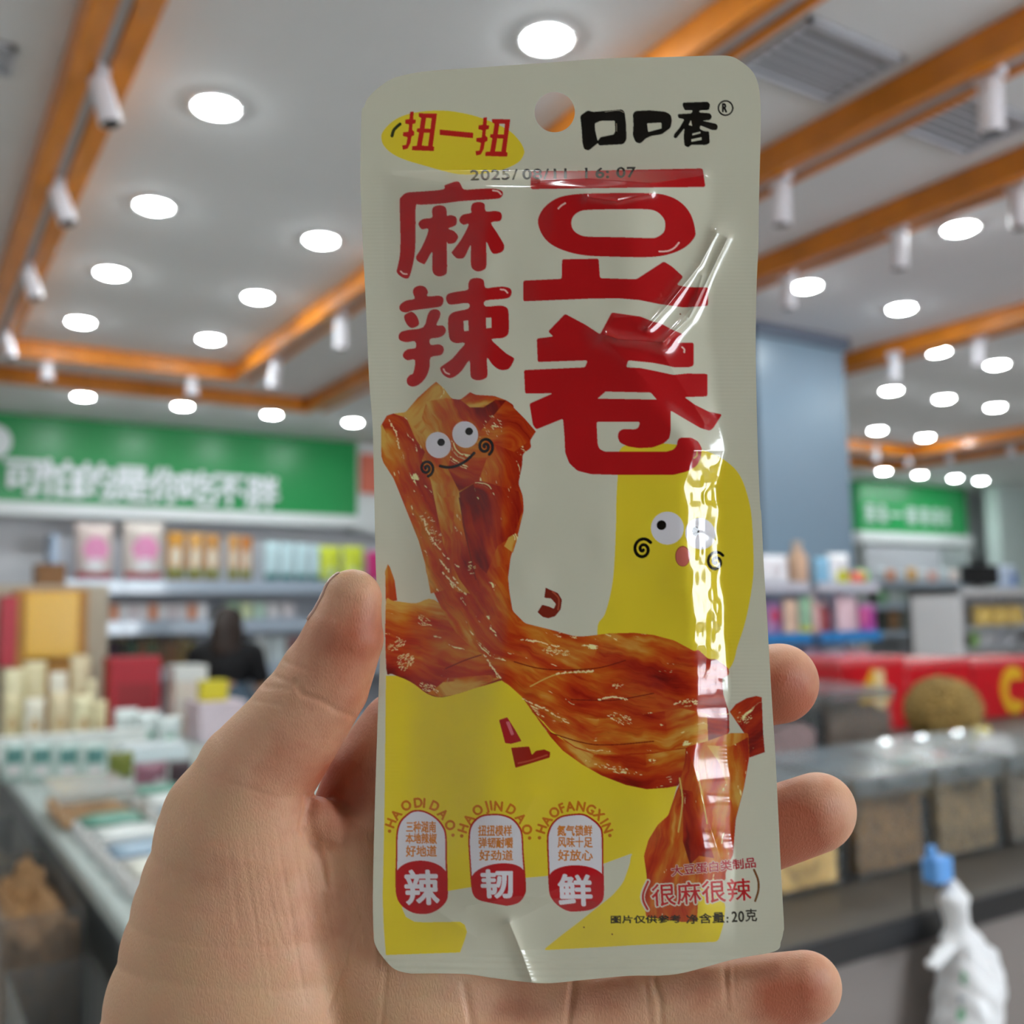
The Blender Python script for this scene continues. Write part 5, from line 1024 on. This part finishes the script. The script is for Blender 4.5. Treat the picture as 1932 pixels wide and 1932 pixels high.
# colours sampled from the canvas (after a slight softening that stands for the ink edge)
for ax in (0, 1): canvas[:] = .25*np.roll(canvas, 1, ax)+.5*canvas+.25*np.roll(canvas, -1, ax)
cx_ = np.clip((PX-OX)*SS-.5, 0, CW-2); cy_ = np.clip((PY-OY)*SS-.5, 0, CH-2); ix = cx_.astype(int); iy = cy_.astype(int); fx = (cx_-ix)[:, None]; fy = (cy_-iy)[:, None]
COLR = (canvas[iy, ix]*(1-fx)+canvas[iy, ix+1]*fx)*(1-fy)+(canvas[iy+1, ix]*(1-fx)+canvas[iy+1, ix+1]*fx)*fy
WP = to_world(np.stack([PX, PY, Zd], 1)); base = to_world(np.array([[1090, 1845, 0.]]))[0]; WP -= base
pm = bpy.data.materials.new('printed_film'); pm.use_nodes = True; nt = pm.node_tree; b = nt.nodes['Principled BSDF']
at = nt.nodes.new('ShaderNodeAttribute'); at.attribute_name = 'print'; nt.links.new(at.outputs['Color'], b.inputs['Base Color'])
b.inputs['Roughness'].default_value = .16; b.inputs['Specular IOR Level'].default_value = .4; b.inputs['Coat Weight'].default_value = .5; b.inputs['Coat Roughness'].default_value = .05
fm = bpy.data.materials.new('seal_film'); fm.use_nodes = True; nt = fm.node_tree; b = nt.nodes['Principled BSDF']
at = nt.nodes.new('ShaderNodeAttribute'); at.attribute_name = 'print'; nt.links.new(at.outputs['Color'], b.inputs['Base Color'])
b.inputs['Roughness'].default_value = .26; b.inputs['Specular IOR Level'].default_value = .5; b.inputs['Coat Weight'].default_value = .3; b.inputs['Coat Roughness'].default_value = .12
pk = empty('snack_packet', base)
tag(pk, 'tall cream and yellow snack packet with big red Chinese characters, gripped by the hand', 'packet')
cyi, cxi = np.nonzero(cell); ccx = gx[cxi]; ccy = gy[cyi]
quads = np.stack([vid[cyi, cxi], vid[cyi+1, cxi], vid[cyi+1, cxi+1], vid[cyi, cxi+1]], 1)
irc = np.interp(ccy, ir_p[:, 0], ir_p[:, 1])+8
zone = np.where(ccy < 318, 0, np.where(ccy > 1796, 1, np.where(ccx < il(ccy), 2, np.where(ccx > irc, 3, 4))))
for zi, (nm, mm, lb) in enumerate((('header_seal', fm, 'flat cream top with the round hang hole and black brand characters'), ('bottom_seal', fm, 'crimped cream bottom seal'), ('side_seal', fm, 'flat cream seal along the thumb'), ('side_seal', fm, 'flat cream seal along the fingertips'), ('front_panel', pm, 'puffed glossy printed front'))):
    q = quads[zone == zi]; u, inv = np.unique(q, return_inverse=True); inv = inv.reshape(q.shape)
    me = mesh_np(nm, WP[u], inv, mm); c = me.color_attributes.new('print', 'FLOAT_COLOR', 'POINT')
    c.data.foreach_set('color', np.concatenate([COLR[u], np.ones((len(u), 1))], 1).astype(np.float32).ravel())
    o = link(nm, me, pk); o['label'] = lb
# back sheet
S2 = 9.; hx = np.arange(676, 1484, S2); hy = np.arange(102, 1860, S2)
bp_ = []; ring = OUT[::3]
sel = []
gX, gY = np.meshgrid(hx, hy); I2 = np.zeros(gX.shape, bool)
for a, b_ in zip(OUT, np.roll(OUT, -1, 0)):
    if a[1] == b_[1]: continue
    lo, hi = sorted((a[1], b_[1])); j = (hy > lo) & (hy <= hi)
    if j.any(): xe = a[0]+(hy[j]-a[1])*(b_[0]-a[0])/(b_[1]-a[1]); I2[j] ^= gX[j] > xe[:, None]
I2 &= np.hypot(gX-hole_c[0], gY-hole_c[1]) > hole_r+3
cl2 = I2[:-1, :-1] & I2[1:, :-1] & I2[:-1, 1:] & I2[1:, 1:]; id2 = -np.ones(I2.shape, np.int64); id2[I2] = np.arange(I2.sum())
xx, yy = gX[I2], gY[I2]; zb_ = 3+.35*height(xx, yy, True)+bend(xx, yy)
a, b2 = np.nonzero(cl2); q2 = np.stack([id2[a, b2], id2[a, b2+1], id2[a+1, b2+1], id2[a+1, b2]], 1)
link('back_panel', mesh_np('back_panel', to_world(np.stack([xx, yy, zb_], 1))-base, q2, mat('film_back', (206, 200, 184), .35)), pk)
